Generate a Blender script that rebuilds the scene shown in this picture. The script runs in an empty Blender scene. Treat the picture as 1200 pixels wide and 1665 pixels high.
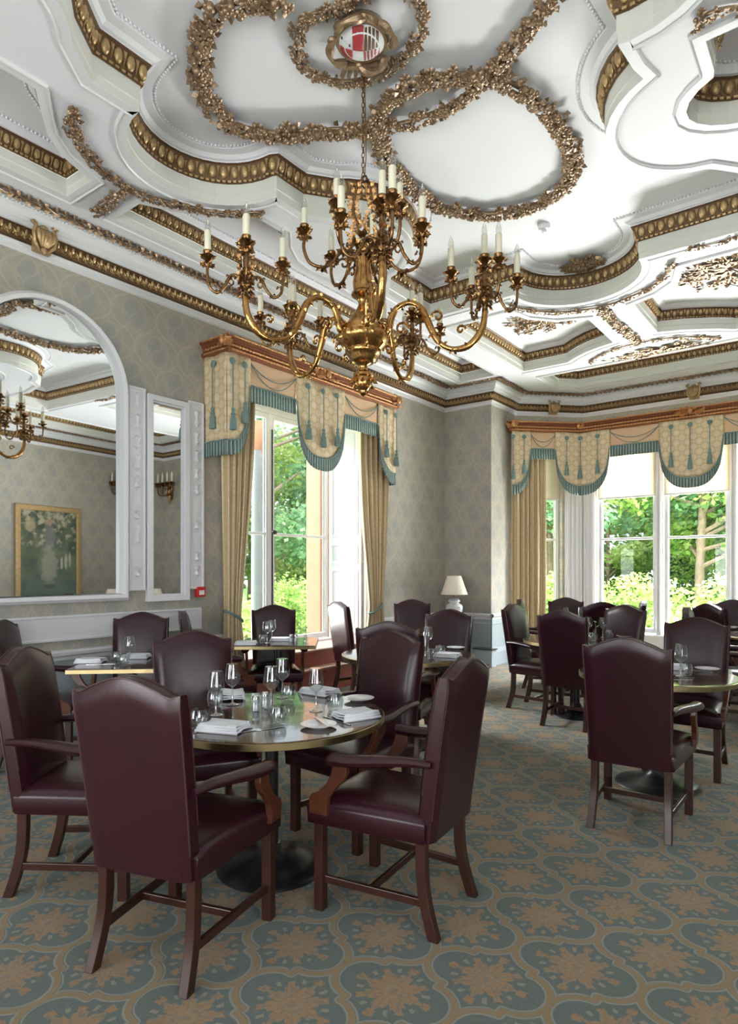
import bpy, math, random, bmesh
from mathutils import Vector, Matrix, noise
C = bpy.context.scene.collection
R = math.radians
PI = math.pi
# ------------------------------------------------------------------ camera, sky, sun, daylight, exposure
YAW = R(37.5); CAMZ = 1.45; FPX = 1039.0; HY = 927.0
cd = bpy.data.cameras.new('camera'); cam = bpy.data.objects.new('camera', cd); C.objects.link(cam)
cam.location = (0, 0, CAMZ); cam.rotation_euler = (R(90), 0, YAW)
cd.sensor_fit = 'HORIZONTAL'; cd.sensor_width = 36.0; cd.lens = 36.0 * FPX / 1200.0
cd.shift_y = (HY - 832.5) / 1200.0; cd.clip_start = 0.05; cd.clip_end = 400
sc = bpy.context.scene; sc.camera = cam
sc.view_settings.view_transform = 'Standard'; sc.view_settings.look = 'None'
sc.view_settings.gamma = 1; sc.view_settings.use_curve_mapping = False
sc.view_settings.exposure = 0.42
sc.cycles.use_denoising = True
sc.cycles.max_bounces = 10; sc.cycles.diffuse_bounces = 5; sc.cycles.glossy_bounces = 5
sc.cycles.transparent_max_bounces = 24; sc.cycles.transmission_bounces = 6
sc.cycles.sample_clamp_indirect = 6.0; sc.cycles.caustics_reflective = False; sc.cycles.caustics_refractive = False
w = bpy.data.worlds.new('sky'); sc.world = w; w.use_nodes = True
bg = w.node_tree.nodes['Background']; bg.inputs[0].default_value = (0.80, 0.90, 1.0, 1); bg.inputs[1].default_value = 1.7
def area(name, loc, rot, sx, sy, power, col=(1, 1, 1)):
    l = bpy.data.lights.new(name, 'AREA'); l.shape = 'RECTANGLE'; l.size = sx; l.size_y = sy; l.energy = power; l.color = col
    o = bpy.data.objects.new(name, l); C.objects.link(o); o.location = loc; o.rotation_euler = rot; return o
sl = bpy.data.lights.new('sun', 'SUN'); sl.energy = 3.6; sl.angle = R(2); sl.color = (1, .95, .85)
so = bpy.data.objects.new('sun', sl); C.objects.link(so); so.rotation_euler = Vector((-.45, .75, -.9)).to_track_quat('-Z', 'Y').to_euler()
# daylight by left and bay windows; ground, rear and right lamps are added fill
def look(v): return Vector(v).to_track_quat('-Z', 'Y').to_euler()
area('daylight_left', (-9.2, 5.4, 6.0), look((.8, .0, -.75)), 4.4, 2.4, 1600, (.93, .95, 1))
area('fill_left_ground', (-9.8, 5.6, -.4), look((.8, 0, .5)), 4.4, 3.0, 1500, (1, .97, .97))  # added lamp aimed up, brightens the ceiling like bounce off the ground
area('daylight_bay', (-1.9, 14.2, 5.6), look((0, -.9, -.62)), 6.0, 2.6, 6500, (.93, .95, 1))
area('fill_bay_ground', (-1.9, 12.3, -.3), look((0, -.7, .72)), 5.0, 2.4, 2050, (1, .97, .97))  # added below the sill, lights the ceiling as ground bounce
area('fill_rear', (-1.5, -4.4, 1.2), look((0, 1, .95)), 6.0, 3.0, 620, (1, .98, .99))  # added fill lamp, outside invented windows behind the camera
area('fill_right', (3.3, -.8, 1.2), look((-1, 0, .95)), 4.4, 3.0, 380, (1, .98, .99))  # added fill lamp, outside invented windows in the right wall

def ray(px):
    u = (px - 600) / FPX
    return (-math.sin(YAW) + u * math.cos(YAW), math.cos(YAW) + u * math.sin(YAW))
def onz(px, py, z):
    t = (z - CAMZ) * FPX / (HY - py); d = ray(px); return Vector((d[0] * t, d[1] * t, z))
def onx(px, py, X):
    d = ray(px); t = X / d[0]; return Vector((X, d[1] * t, CAMZ + (HY - py) * t / FPX))
def ony(px, py, Y):
    d = ray(px); t = Y / d[1]; return Vector((d[0] * t, Y, CAMZ + (HY - py) * t / FPX))

# ------------------------------------------------------------------ node helpers
class NX:
    def __init__(s, nt, sk): s.nt, s.s = nt, sk
    def _m(s, op, *a):
        n = s.nt.nodes.new('ShaderNodeMath'); n.operation = op
        for i, x in enumerate((s,) + a):
            if isinstance(x, NX): s.nt.links.new(x.s, n.inputs[i])
            else: n.inputs[i].default_value = x
        return NX(s.nt, n.outputs[0])
    def __add__(s, o): return s._m('ADD', o)
    __radd__ = __add__
    def __sub__(s, o): return s._m('SUBTRACT', o)
    def __rsub__(s, o): return (s * -1) + o

    def __mul__(s, o): return s._m('MULTIPLY', o)
    __rmul__ = __mul__
    def __truediv__(s, o): return s._m('DIVIDE', o)
    def floor(s): return s._m('FLOOR')
    def abs(s): return s._m('ABSOLUTE')
    def cos(s): return s._m('COSINE')
    def sin(s): return s._m('SINE')
    def pow(s, e): return s._m('POWER', e)
    def sqrt(s): return s._m('SQRT')
    def sign(s): return s._m('SIGN')
    def lt(s, o): return s._m('LESS_THAN', o)
    def gt(s, o): return s._m('GREATER_THAN', o)
    def min(s, o): return s._m('MINIMUM', o)
    def max(s, o): return s._m('MAXIMUM', o)
    def atan2(s, o): return s._m('ARCTAN2', o)
    def wrap(s, a, b): return s._m('WRAP', b, a)
    def step(s, e0, e1):   # smooth 0..1
        n = s.nt.nodes.new('ShaderNodeMapRange'); n.interpolation_type = 'SMOOTHSTEP'
        s.nt.links.new(s.s, n.inputs[0]); n.inputs[1].default_value = e0; n.inputs[2].default_value = e1
        return NX(s.nt, n.outputs[0])
def newmat(name):
    m = bpy.data.materials.new(name); m.use_nodes = True; nt = m.node_tree
    return m, nt, nt.nodes['Principled BSDF']
def coords(nt, kind='Object'):
    tc = nt.nodes.new('ShaderNodeTexCoord'); sp = nt.nodes.new('ShaderNodeSeparateXYZ')
    nt.links.new(tc.outputs[kind], sp.inputs[0]); return tc.outputs[kind], [NX(nt, o) for o in sp.outputs]
def mixc(nt, fac, a, b):
    n = nt.nodes.new('ShaderNodeMix'); n.data_type = 'RGBA'
    for idx, v in ((0, fac), (6, a), (7, b)):
        if isinstance(v, NX): nt.links.new(v.s, n.inputs[idx])
        elif hasattr(v, 'links'): nt.links.new(v, n.inputs[idx])
        elif idx == 0: n.inputs[0].default_value = v
        else: n.inputs[idx].default_value = (*v, 1)
    return n.outputs[2]
def nz(nt, vec, scale, detail=3, rough=.5, out=0):
    n = nt.nodes.new('ShaderNodeTexNoise'); n.inputs['Scale'].default_value = scale; n.inputs['Detail'].default_value = detail
    n.inputs['Roughness'].default_value = rough
    if vec is not None: nt.links.new(vec, n.inputs['Vector'])
    return NX(nt, n.outputs[out])
def bump(nt, p, h, dist=.002, st=1.0):
    b = nt.nodes.new('ShaderNodeBump'); b.inputs['Strength'].default_value = st; b.inputs['Distance'].default_value = dist
    nt.links.new(h.s, b.inputs['Height']); nt.links.new(b.outputs[0], p.inputs['Normal'])
def simple(name, col, rough=.5, metal=0, nscale=0, namt=.15, bscale=0, bdist=.001, spec=.5, coat=0):
    m, nt, p = newmat(name)
    p.inputs['Base Color'].default_value = (*col, 1); p.inputs['Roughness'].default_value = rough; p.inputs['Metallic'].default_value = metal
    p.inputs['Specular IOR Level'].default_value = spec; p.inputs['Coat Weight'].default_value = coat
    vec, _ = coords(nt)
    if nscale:
        f = nz(nt, vec, nscale, 4)
        nt.links.new(mixc(nt, f, tuple(c * (1 - namt) for c in col), tuple(min(1, c * (1 + namt)) for c in col)), p.inputs['Base Color'])
    if bscale: bump(nt, p, nz(nt, vec, bscale, 3), bdist)
    return m
M = {}
M['white'] = simple('white_plaster', (.76, .77, .80), .65, nscale=2.5, namt=.03, bscale=40, bdist=.0006)
M['ceil'] = simple('ceiling_paint', (.76, .76, .81), .55, nscale=1.5, namt=.025, bscale=14, bdist=.0012)
M['trim'] = simple('trim_paint', (.70, .70, .73), .4, nscale=3, namt=.03)
M['cream'] = simple('fascia_paint', (.66, .66, .62), .5, nscale=3, namt=.05)
M['dado'] = simple('dado_paint', (.36, .42, .45), .45, nscale=3, namt=.05)
M['gilt'] = simple('gilt_plaster', (.46, .31, .155), .36, .5, nscale=30, namt=.45, bscale=90, bdist=.003)
M['giltb'] = simple('bronze_gilt', (.30, .20, .125), .38, .55, nscale=22, namt=.6, bscale=60, bdist=.003)
M['gdark'] = simple('gilt_shade_and_stripe', (.13, .070, .030), .5, .3, nscale=40, namt=.4, bscale=90, bdist=.003)  # darker gilt paints recess shade behind eggs and cornice motifs; shield stripes too
M['raild'] = simple('copper_gilt_shade', (.26, .095, .04), .5, .35, nscale=40, namt=.4, bscale=110, bdist=.004)  # rail darkened in colour as shade behind the brighter carved beads
M['rail'] = simple('copper_gilt', (.60, .29, .12), .36, .5, nscale=40, namt=.4, bscale=110, bdist=.004)
M['brass'] = simple('polished_brass', (.50, .28, .10), .22, 1.0, nscale=30, namt=.4, bscale=40, bdist=.002)
M['brassd'] = simple('aged_brass', (.26, .14, .06), .28, 1.0, nscale=50, namt=.7, bscale=60, bdist=.003)
M['leather'] = simple('oxblood_leather', (.028, .0058, .0100), .27, nscale=3, namt=.2, bscale=260, bdist=.0004, spec=.42)
M['piping'] = simple('leather_piping', (.045, .014, .016), .42)
M['wood'] = simple('mahogany_wood', (.038, .012, .0075), .3, nscale=14, namt=.45)
M['woodarm'] = simple('mahogany_arm_wood', (.085, .026, .012), .3, nscale=18, namt=.45)
M['steps'] = simple('red_stained_wood', (.30, .075, .05), .35, nscale=16, namt=.35)
M['tread'] = simple('worn_step_edge', (.5, .33, .27), .35, nscale=16, namt=.3)
M['tabletop'] = simple('dark_table_top', (.045, .022, .014), .13, nscale=9, namt=.4, coat=.4)
M['edge'] = simple('brass_table_edge', (.46, .37, .19), .28, 1.0, nscale=12, namt=.25)
M['iron'] = simple('black_iron', (.012, .012, .014), .32, spec=.6)
M['china'] = simple('white_china', (.82, .82, .84), .12)
M['linen'] = simple('white_linen', (.74, .75, .80), .8, bscale=300, bdist=.0006)
M['steel'] = simple('cutlery_steel', (.62, .62, .64), .16, 1.0)
M['candle'] = simple('ivory_candle_sleeve', (.76, .72, .57), .45)
M['shade'] = simple('cream_lamp_shade', (.88, .80, .68), .8)
M['stone'] = simple('pink_sandstone', (.36, .18, .11), .85, nscale=7, namt=.18)
M['greystone'] = simple('grey_stone', (.26, .27, .29), .8, nscale=7, namt=.12)
M['bark'] = simple('bark', (.26, .19, .15), .9, nscale=9, namt=.4, bscale=12, bdist=.02)
M['grass'] = simple('lawn', (.16, .32, .06), .9, nscale=2, namt=.4)
M['red'] = simple('red_plastic', (.55, .02, .02), .35)
M['rose'] = simple('shield_red', (.42, .05, .06), .45)
M['tassel'] = simple('teal_thread', (.17, .25, .24), .8, nscale=60, namt=.35)
M['panelfab'] = simple('peach_fabric', (.70, .47, .30), .85, nscale=5, namt=.06)
M['green'] = simple('sprig_green', (.12, .30, .05), .6)
M['mirror'] = simple('mirror_silver', (.90, .92, .93), .015, 1.0)
def glassy(name, tint, f0=.04, rough=.0, gl=1.0, k=1.0):
    m = bpy.data.materials.new(name); m.use_nodes = True; nt = m.node_tree; nt.nodes.clear()
    o = nt.nodes.new('ShaderNodeOutputMaterial'); mx = nt.nodes.new('ShaderNodeMixShader'); ge = nt.nodes.new('ShaderNodeNewGeometry')
    dt = nt.nodes.new('ShaderNodeVectorMath'); dt.operation = 'DOT_PRODUCT'; nt.links.new(ge.outputs['Normal'], dt.inputs[0]); nt.links.new(ge.outputs['Incoming'], dt.inputs[1])
    c = NX(nt, dt.outputs['Value']).abs(); fr = (1 - c).pow(5) * (1 - f0) * k + f0
    t = nt.nodes.new('ShaderNodeBsdfTransparent'); g = nt.nodes.new('ShaderNodeBsdfGlossy')
    t.inputs[0].default_value = (*tint, 1); g.inputs['Roughness'].default_value = rough; g.inputs[0].default_value = (gl, gl, gl, 1)
    nt.links.new(fr.s, mx.inputs[0]); nt.links.new(t.outputs[0], mx.inputs[1]); nt.links.new(g.outputs[0], mx.inputs[2])
    nt.links.new(mx.outputs[0], o.inputs[0]); return m
M['pane'] = glassy('window_glass', (.97, .985, .98), .015, 0, 1, .35)
M['glass'] = glassy('crystal_glass', (.86, .88, .89), .11, .02)
M['stem'] = glassy('crystal_stem', (.80, .82, .83), .30, .03)
M['bulb'] = glassy('clear_bulb_glass', (.88, .87, .84), .14, .05)
def leafmat(name, a, b, tr=.5):
    m = bpy.data.materials.new(name); m.use_nodes = True; nt = m.node_tree; nt.nodes.clear()
    o = nt.nodes.new('ShaderNodeOutputMaterial'); d = nt.nodes.new('ShaderNodeBsdfDiffuse'); t = nt.nodes.new('ShaderNodeBsdfTranslucent')
    mx = nt.nodes.new('ShaderNodeMixShader'); mx.inputs[0].default_value = tr
    vec, _ = coords(nt); c = mixc(nt, nz(nt, vec, 3.1, 4).step(.3, .7), a, b)
    nt.links.new(c, d.inputs[0]); nt.links.new(c, t.inputs[0]); nt.links.new(d.outputs[0], mx.inputs[1]); nt.links.new(t.outputs[0], mx.inputs[2])
    nt.links.new(mx.outputs[0], o.inputs[0]); return m
M['leafA'] = leafmat('leaf_bright', (.20, .38, .08), (.58, .68, .26))
M['leafB'] = leafmat('leaf_blue_green', (.12, .27, .14), (.34, .52, .28))
M['leafC'] = leafmat('leaf_yellow', (.30, .44, .12), (.60, .70, .30))
M['blind'] = leafmat('blind_cloth', (.74, .68, .58), (.78, .72, .62), .35)
def curtainmat():
    m, nt, p = newmat('gold_stripe_curtain'); vec, (x, y, z) = coords(nt, 'UV')
    s = (x * 2 * PI * 26).sin().step(-.3, .6); n = nz(nt, vec, 30, 3)
    c = mixc(nt, s * .75, (.50, .37, .20), (.74, .62, .42)); c2 = mixc(nt, n.step(.45, .6) * .25, c, (.34, .26, .14))
    nt.links.new(c2, p.inputs['Base Color']); p.inputs['Roughness'].default_value = .62; p.inputs['Sheen Weight'].default_value = .3; return m
M['curtain'] = curtainmat()
def damask():
    m, nt, p = newmat('circle_damask'); vec, (x, y, z) = coords(nt, 'UV')
    P = .15
    def rings(ox, oy):
        a = (x + ox).wrap(-P / 2, P / 2); b = (y + oy).wrap(-P / 2, P / 2)
        r = (a * a + b * b).sqrt(); return (r - .056).abs().lt(.0045).max((r - .044).abs().lt(.002)), r
    r1, ra = rings(0, 0); r2, rb = rings(P / 2, P / 2)
    c = mixc(nt, r1.max(r2) * .7, (.70, .55, .36), (.47, .37, .20))
    c = mixc(nt, ra.lt(.026) * .5, c, (.74, .65, .50))
    nt.links.new(c, p.inputs['Base Color']); p.inputs['Roughness'].default_value = .6; return m
M['damask'] = damask()
def fringemat():
    m, nt, p = newmat('teal_fringe'); vec, (x, y, z) = coords(nt, 'UV')
    s = (x * 2 * PI * 24).sin() + nz(nt, vec, 60, 2) * 2 - 1
    c = mixc(nt, s.step(-.2, 1.2), (.10, .17, .17), (.42, .48, .43)); nt.links.new(c, p.inputs['Base Color'])
    p.inputs['Roughness'].default_value = .8; bump(nt, p, (x * 2 * PI * 24).sin(), .008); return m
M['fringe'] = fringemat()

def ogee(b, k):
    if k < 0:   # round lobes with a small step between them
        m = b.min(1 - b) * 2; c = (1 - m * m).max(0).sqrt().max(-k); return (b * -1 + .5).sign() * c * .5 + .5
    c = (b * PI).cos(); return c.sign() * c.abs().pow(k) * .5 + .5
def lattice(x, y, PX, PY, ox, oy, k):
    a = (x - ox).wrap(-PX / 2, PX / 2); b = (y - oy).wrap(-PY / 2, PY / 2)
    a2 = (x - ox + PX / 2).wrap(-PX / 2, PX / 2); b2 = (y - oy + PY / 2).wrap(-PY / 2, PY / 2)
    an = a.abs() / (PX / 2); bn = b.abs() / (PY / 2)
    g = ogee(bn, k); e = .07; dg = (ogee(bn + e, k) - ogee(bn - e, k)) * (1 / (2 * e)) * (PX / PY)
    d = (an - g) * (PX / 2) / (dg * dg + 1).sqrt()
    ins = d.lt(0)
    u = a * ins + a2 * (1 - ins); v = b * ins + b2 * (1 - ins)
    return d.abs(), u, v
def carpet():
    m, nt, p = newmat('patterned_carpet'); vec, (x, y, z) = coords(nt)
    n1 = nz(nt, vec, 7, 3); n2 = nz(nt, vec, 9.3, 3, out=0)
    wob = nz(nt, vec, 48, 3) * .026 - .013
    d, u, v = lattice(x + (n1 - .5) * .012, y + (n2 - .5) * .012, .4555, .515, -.82, 2.31, -.16)
    # the trellis: half circles on a grid, joined by small steps
    X_ = x + (n1 - .5) * .010 + .82; Y_ = y + (n2 - .5) * .010 - 2.31; GX, GY, RR = .4555 / 2, .515 / 2, .1135
    cu_ = (X_ - GX / 2).wrap(-GX / 2, GX / 2); cv_ = Y_.wrap(-GY / 2, GY / 2)
    sg = (((X_ / GX).floor() + (Y_ / GY + .5).floor()) * PI).cos()
    dA = ((cu_ * cu_ + cv_ * cv_).sqrt() - RR).abs() + (cu_ * sg).lt(0) * 1.0
    gap = (cv_.abs() * -1 + RR).max(0); dB = (cu_ * cu_ + gap * gap).sqrt(); d = dA.min(dB)
    r = (u * u + v * v).sqrt(); th = v.atan2(u)
    rr = r + wob * 1.3
    pet = (th * 8).cos(); pet2 = (th * 24).cos()
    lim = pet * .018 + pet2 * .007 + .090
    lim2 = (th * 4).cos() * .014 + .120
    flower = (rr - lim).step(.006, -.006)
    bud = ((rr - lim2).abs().lt(.016) * (th * 8).cos().gt(.55))
    core = (rr - .026).abs().lt(.006).max((rr - lim * .55).abs().lt(.0045)).max((rr - lim).abs().lt(.0045))
    pile = nz(nt, vec, 420, 2); patch = nz(nt, vec, 1.1, 2).step(.35, .65)
    base = mixc(nt, nz(nt, vec, 90, 3).step(.35, .7) * .5, (.125, .155, .140), (.185, .215, .195))
    band = (d - .0125).step(.003, -.003); line = (d - .0165).abs().step(.005, .0025)
    c = mixc(nt, band * .85, base, (.36, .235, .105))
    c = mixc(nt, line * .75, c, (.37, .37, .31))
    c = mixc(nt, flower.max(bud) * (nz(nt, vec, 55, 3).step(.28, .55) * .65 + .35) * .9, c, (.44, .245, .10))
    c = mixc(nt, core * .5, c, (.36, .29, .20))
    vein = (th * 16).cos().gt(.72) * r.gt(.034) * (r - lim * .9).lt(0); c = mixc(nt, vein * .45, c, (.20, .20, .17))
    seed_ = (r - .012).lt(0); c = mixc(nt, seed_ * .7, c, (.20, .22, .20))
    d8 = ((rr - .116).abs().lt(.012) * (th * 8 + 3.14159).cos().gt(.86)); c = mixc(nt, d8 * .7, c, (.40, .34, .24))
    halo = (d - .045).abs().step(.012, .0) * nz(nt, vec, 25, 3).step(.45, .7)
    c = mixc(nt, halo * .4, c, (.25, .17, .09))
    c = mixc(nt, pile * .38, c, (.10, .10, .09))
    nt.links.new(c, p.inputs['Base Color']); p.inputs['Roughness'].default_value = .95; p.inputs['Specular IOR Level'].default_value = .15; p.inputs['Sheen Weight'].default_value = .28; p.inputs['Sheen Roughness'].default_value = .3; p.inputs['Sheen Tint'].default_value = (.85, .93, 1, 1)
    bump(nt, p, pile + band * .6, .004); return m
M['carpet'] = carpet()
def wallpaper(name, ax):
    m, nt, p = newmat(name); vec, (x, y, z) = coords(nt); h = {'x': x, 'y': y, 'd': x * .7071 + y * .7071}[ax]
    n1 = nz(nt, vec, 3.2, 3); n2 = nz(nt, vec, 4.1, 3)
    d, u, v = lattice(h + (n1 - .5) * .06, z + (n2 - .5) * .06, .46, .58, .1, .3, .7)
    d2, u2, v2 = lattice(h + (n2 - .5) * .05, z + (n1 - .5) * .05, .23, .29, .04, .09, .8)
    r = (u * u + v * v * .6).sqrt(); th = u.atan2(v + .06)
    palm = (r - ((th * 9).cos() * .018 + .085)).step(.006, -.006)
    r2 = (u2 * u2 + v2 * v2).sqrt(); leaf = (r2 - ((u2.atan2(v2) * 5).cos() * .012 + .05)).step(.006, -.006)
    lines = (d - .006).step(.008, .0).max((d2 - .003).step(.006, .0) * .75).max((r - .115).abs().step(.008, .002) * .7)
    c = mixc(nt, leaf * .45, (.39, .36, .31), (.33, .335, .315))
    c = mixc(nt, palm * .45, c, (.27, .305, .31))
    c = mixc(nt, lines * .6, c, (.50, .44, .35))
    c = mixc(nt, nz(nt, vec, 150, 2) * .2, c, (.33, .31, .28))
    nt.links.new(c, p.inputs['Base Color']); p.inputs['Roughness'].default_value = .6; p.inputs['Specular IOR Level'].default_value = .3; return m
M['wpx'] = wallpaper('wallpaper_damask_a', 'x'); M['wpy'] = wallpaper('wallpaper_damask_b', 'y'); M['wpd'] = wallpaper('wallpaper_damask_c', 'd')

# ------------------------------------------------------------------ mesh helpers
class MB:
    def __init__(s): s.v = []; s.f = []; s.uv = {}; s.sm = []; s.nb = 0
    def add(s, vs, fs, smooth=True):
        o = len(s.v); s.v += [tuple(v) for v in vs]; s.f += [tuple(i + o for i in f) for f in fs]; s.sm += [smooth] * len(fs); return o
    def box(s, c, d, rot=None, smooth=False):
        s.nb += 1; e_ = (s.nb % 7) * .00025; d = [max(x_ - e_, x_ * .8) for x_ in d]
        vs = [Vector((sx * d[0] / 2, sy * d[1] / 2, sz * d[2] / 2)) for sx in (-1, 1) for sy in (-1, 1) for sz in (-1, 1)]
        if rot is not None: vs = [rot @ v for v in vs]
        c = Vector(c); s.add([v + c for v in vs], [(0, 1, 3, 2), (4, 6, 7, 5), (0, 4, 5, 1), (2, 3, 7, 6), (0, 2, 6, 4), (1, 5, 7, 3)], smooth)
    def bar(s, a, b, w, h=None, up=(0, 0, 1)):
        a, b = Vector(a), Vector(b); h = h or w; d = (b - a); L = d.length; d.normalize(); up = Vector(up)
        if abs(d.dot(up)) > .99: up = Vector((1, 0, 0))
        x = d.cross(up).normalized(); z = x.cross(d)
        s.box((a + b) / 2, (w, L, h), Matrix((x, d, z)).transposed())
    def tube(s, pts, rad, n=8, closed=False, cap=True, squash=1.0):
        pts = [Vector(p) for p in pts]; N = len(pts); rads = rad if isinstance(rad, (list, tuple)) else [rad] * N
        vs = []; prev = None
        for i, p in enumerate(pts):
            if closed: t = (pts[(i + 1) % N] - pts[i - 1])
            else: t = pts[min(i + 1, N - 1)] - pts[max(i - 1, 0)]
            t.normalize()
            if prev is None:
                prev = t.orthogonal().normalized() if abs(t.z) > .95 else t.cross(Vector((0, 0, 1))).normalized()
            x = (prev - t * prev.dot(t)).normalized(); y = t.cross(x); prev = x
            for k in range(n):
                a = 2 * PI * k / n; vs.append(p + x * math.cos(a) * rads[i] + y * math.sin(a) * rads[i] * squash)
        fs = []
        for i in range(N if closed else N - 1):
            j = (i + 1) % N
            for k in range(n): fs.append((i * n + k, i * n + (k + 1) % n, j * n + (k + 1) % n, j * n + k))
        if cap and not closed: fs.append(tuple(range(n - 1, -1, -1))); fs.append(tuple((N - 1) * n + k for k in range(n)))
        s.add(vs, fs)
    def lathe(s, prof, c=(0, 0, 0), n=16, ax=None, flute=0, fa=0):
        c = Vector(c); vs = []; fs = []
        for r, z in prof:
            for k in range(n):
                a = 2 * PI * k / n; rr = r * (1 + fa * math.cos(flute * a)) if flute else r
                v = Vector((rr * math.cos(a), rr * math.sin(a), z)); vs.append((ax @ v if ax else v) + c)
        for i in range(len(prof) - 1):
            for k in range(n): fs.append((i * n + k, i * n + (k + 1) % n, (i + 1) * n + (k + 1) % n, (i + 1) * n + k))
        if prof[0][0] > 1e-4: fs.append(tuple(range(n - 1, -1, -1)))
        if prof[-1][0] > 1e-4: fs.append(tuple((len(prof) - 1) * n + k for k in range(n)))
        s.add(vs, fs)
    def ball(s, c, r, n=8, m=5, ax=None):
        r = r if isinstance(r, (tuple, list)) else (r, r, r); c = Vector(c); vs = [Vector((0, 0, -r[2]))]; fs = []
        for i in range(1, m):
            a = -PI / 2 + PI * i / m
            for k in range(n):
                b = 2 * PI * k / n; vs.append(Vector((r[0] * math.cos(a) * math.cos(b), r[1] * math.cos(a) * math.sin(b), r[2] * math.sin(a))))
        vs.append(Vector((0, 0, r[2]))); T = len(vs) - 1
        for k in range(n):
            fs.append((0, 1 + (k + 1) % n, 1 + k)); fs.append((T, 1 + (m - 2) * n + k, 1 + (m - 2) * n + (k + 1) % n))
            for i in range(m - 2): fs.append((1 + i * n + k, 1 + i * n + (k + 1) % n, 1 + (i + 1) * n + (k + 1) % n, 1 + (i + 1) * n + k))
        s.add([(ax @ v if ax else v) + c for v in vs], fs)
    def prism(s, pts, d0, d1, f):   # pts 2D outline, f(u, v, d) -> 3D
        n = len(pts); vs = [f(u, v, d0) for u, v in pts] + [f(u, v, d1) for u, v in pts]
        fs = [tuple(range(n - 1, -1, -1)), tuple(range(n, 2 * n))] + [(i, (i + 1) % n, n + (i + 1) % n, n + i) for i in range(n)]
        s.add(vs, fs, False)
    def grid(s, nu, nv, f, uvf=None, closeu=False):
        o = len(s.v); vs = [f(i / nu, j / nv) for j in range(nv + 1) for i in range(nu + 1)]
        fs = [(j * (nu + 1) + i, j * (nu + 1) + i + 1, (j + 1) * (nu + 1) + i + 1, (j + 1) * (nu + 1) + i) for j in range(nv) for i in range(nu)]
        s.add(vs, fs)
        if uvf:
            for j in range(nv + 1):
                for i in range(nu + 1): s.uv[o + j * (nu + 1) + i] = uvf(i / nu, j / nv)
    def leaf(s, c, d, nrm, L, W, cup=.25):   # pointed leaf of 4 faces
        d = Vector(d).normalized(); nrm = Vector(nrm); x = d.cross(nrm)
        if x.length < 1e-3: x = d.orthogonal()
        x.normalize(); nn = x.cross(d); c = Vector(c)
        s.add([c, c + d * L * .45 + x * W / 2 - nn * W * cup, c + d * L * .5 + nn * W * cup, c + d * L * .45 - x * W / 2 - nn * W * cup, c + d * L - nn * W * cup * .6],
              [(0, 1, 2), (0, 2, 3), (1, 4, 2), (3, 2, 4)])
    def petal(s, c, d, nrm, L, W):
        x = d.cross(nrm).normalized(); nn = x.cross(d)
        s.add([c, c + d * L * .5 + x * W * .5 - nn * W * .18, c + d * L * .9 + x * W * .34 - nn * W * .3, c + d * L * 1.0 - nn * W * .22, c + d * L * .9 - x * W * .34 - nn * W * .3, c + d * L * .5 - x * W * .5 - nn * W * .18, c + d * L * .55 + nn * W * .2],
              [(0, 1, 6), (1, 2, 6), (2, 3, 6), (3, 4, 6), (4, 5, 6), (5, 0, 6)])
    def rosette(s, c, nrm, r, n=6, rng=random):
        nrm = Vector(nrm).normalized(); x = nrm.orthogonal().normalized(); y = nrm.cross(x); c = Vector(c); a0 = rng.random() * 6
        for k in range(n):
            a = a0 + 2 * PI * k / n; d = x * math.cos(a) + y * math.sin(a)
            s.petal(c - nrm * r * .1, (d + nrm * .4).normalized(), nrm, r * 1.1, r * 1.0)
        s.ball(c + nrm * r * .25, r * .32, 6, 4)
    def build(s, name, mat, parent=None, loc=None, sharp=45, bevel=0, solid=0, subd=0):
        me = bpy.data.meshes.new(name); me.from_pydata(s.v, [], s.f); me.polygons.foreach_set('use_smooth', s.sm)
        if s.uv:
            ul = me.uv_layers.new(name='UVMap')
            for l in me.loops:
                if l.vertex_index in s.uv: ul.data[l.index].uv = s.uv[l.vertex_index]
        me.update()
        if sharp and any(s.sm): me.set_sharp_from_angle(angle=R(sharp))
        for mm in (mat if isinstance(mat, (list, tuple)) else [mat]): me.materials.append(mm)
        o = bpy.data.objects.new(name, me); C.objects.link(o)
        if parent: o.parent = parent
        if loc: o.location = loc
        if solid: md = o.modifiers.new('s', 'SOLIDIFY'); md.thickness = solid; md.offset = 0
        if bevel: md = o.modifiers.new('b', 'BEVEL'); md.width = bevel; md.segments = 2; md.limit_method = 'ANGLE'
        if subd: md = o.modifiers.new('u', 'SUBSURF'); md.levels = subd; md.render_levels = subd
        return o
def tag(o, label=None, cat=None, group=None, kind=None):
    if label: o['label'] = label
    if cat: o['category'] = cat
    if group: o['group'] = group
    if kind: o['kind'] = kind
    return o
def thing(name, label, cat, loc=(0, 0, 0), rz=0, group=None):
    o = bpy.data.objects.new(name, None); C.objects.link(o); o.location = loc; o.rotation_euler = (0, 0, rz); o.empty_display_size = .1
    return tag(o, label, cat, group)
def struct(o): o['kind'] = 'structure'; return o
def dup(root, loc, rz, label, group=None, scale=1, keep=lambda o: True):
    def cp(o, par):
        c = o.copy(); C.objects.link(c)
        if par: c.parent = par
        for ch in o.children:
            if keep(ch): cp(ch, c)
        return c
    r = cp(root, None); r.location = loc; r.rotation_euler = (0, 0, rz); r.scale = (scale,) * 3; r['label'] = label
    if group: r['group'] = group
    return r
def arc(cx, cy, rx, ry, a0, a1, n): return [(cx + rx * math.cos(R(a0 + (a1 - a0) * i / n)), cy + ry * math.sin(R(a0 + (a1 - a0) * i / n))) for i in range(n + 1)]
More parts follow.
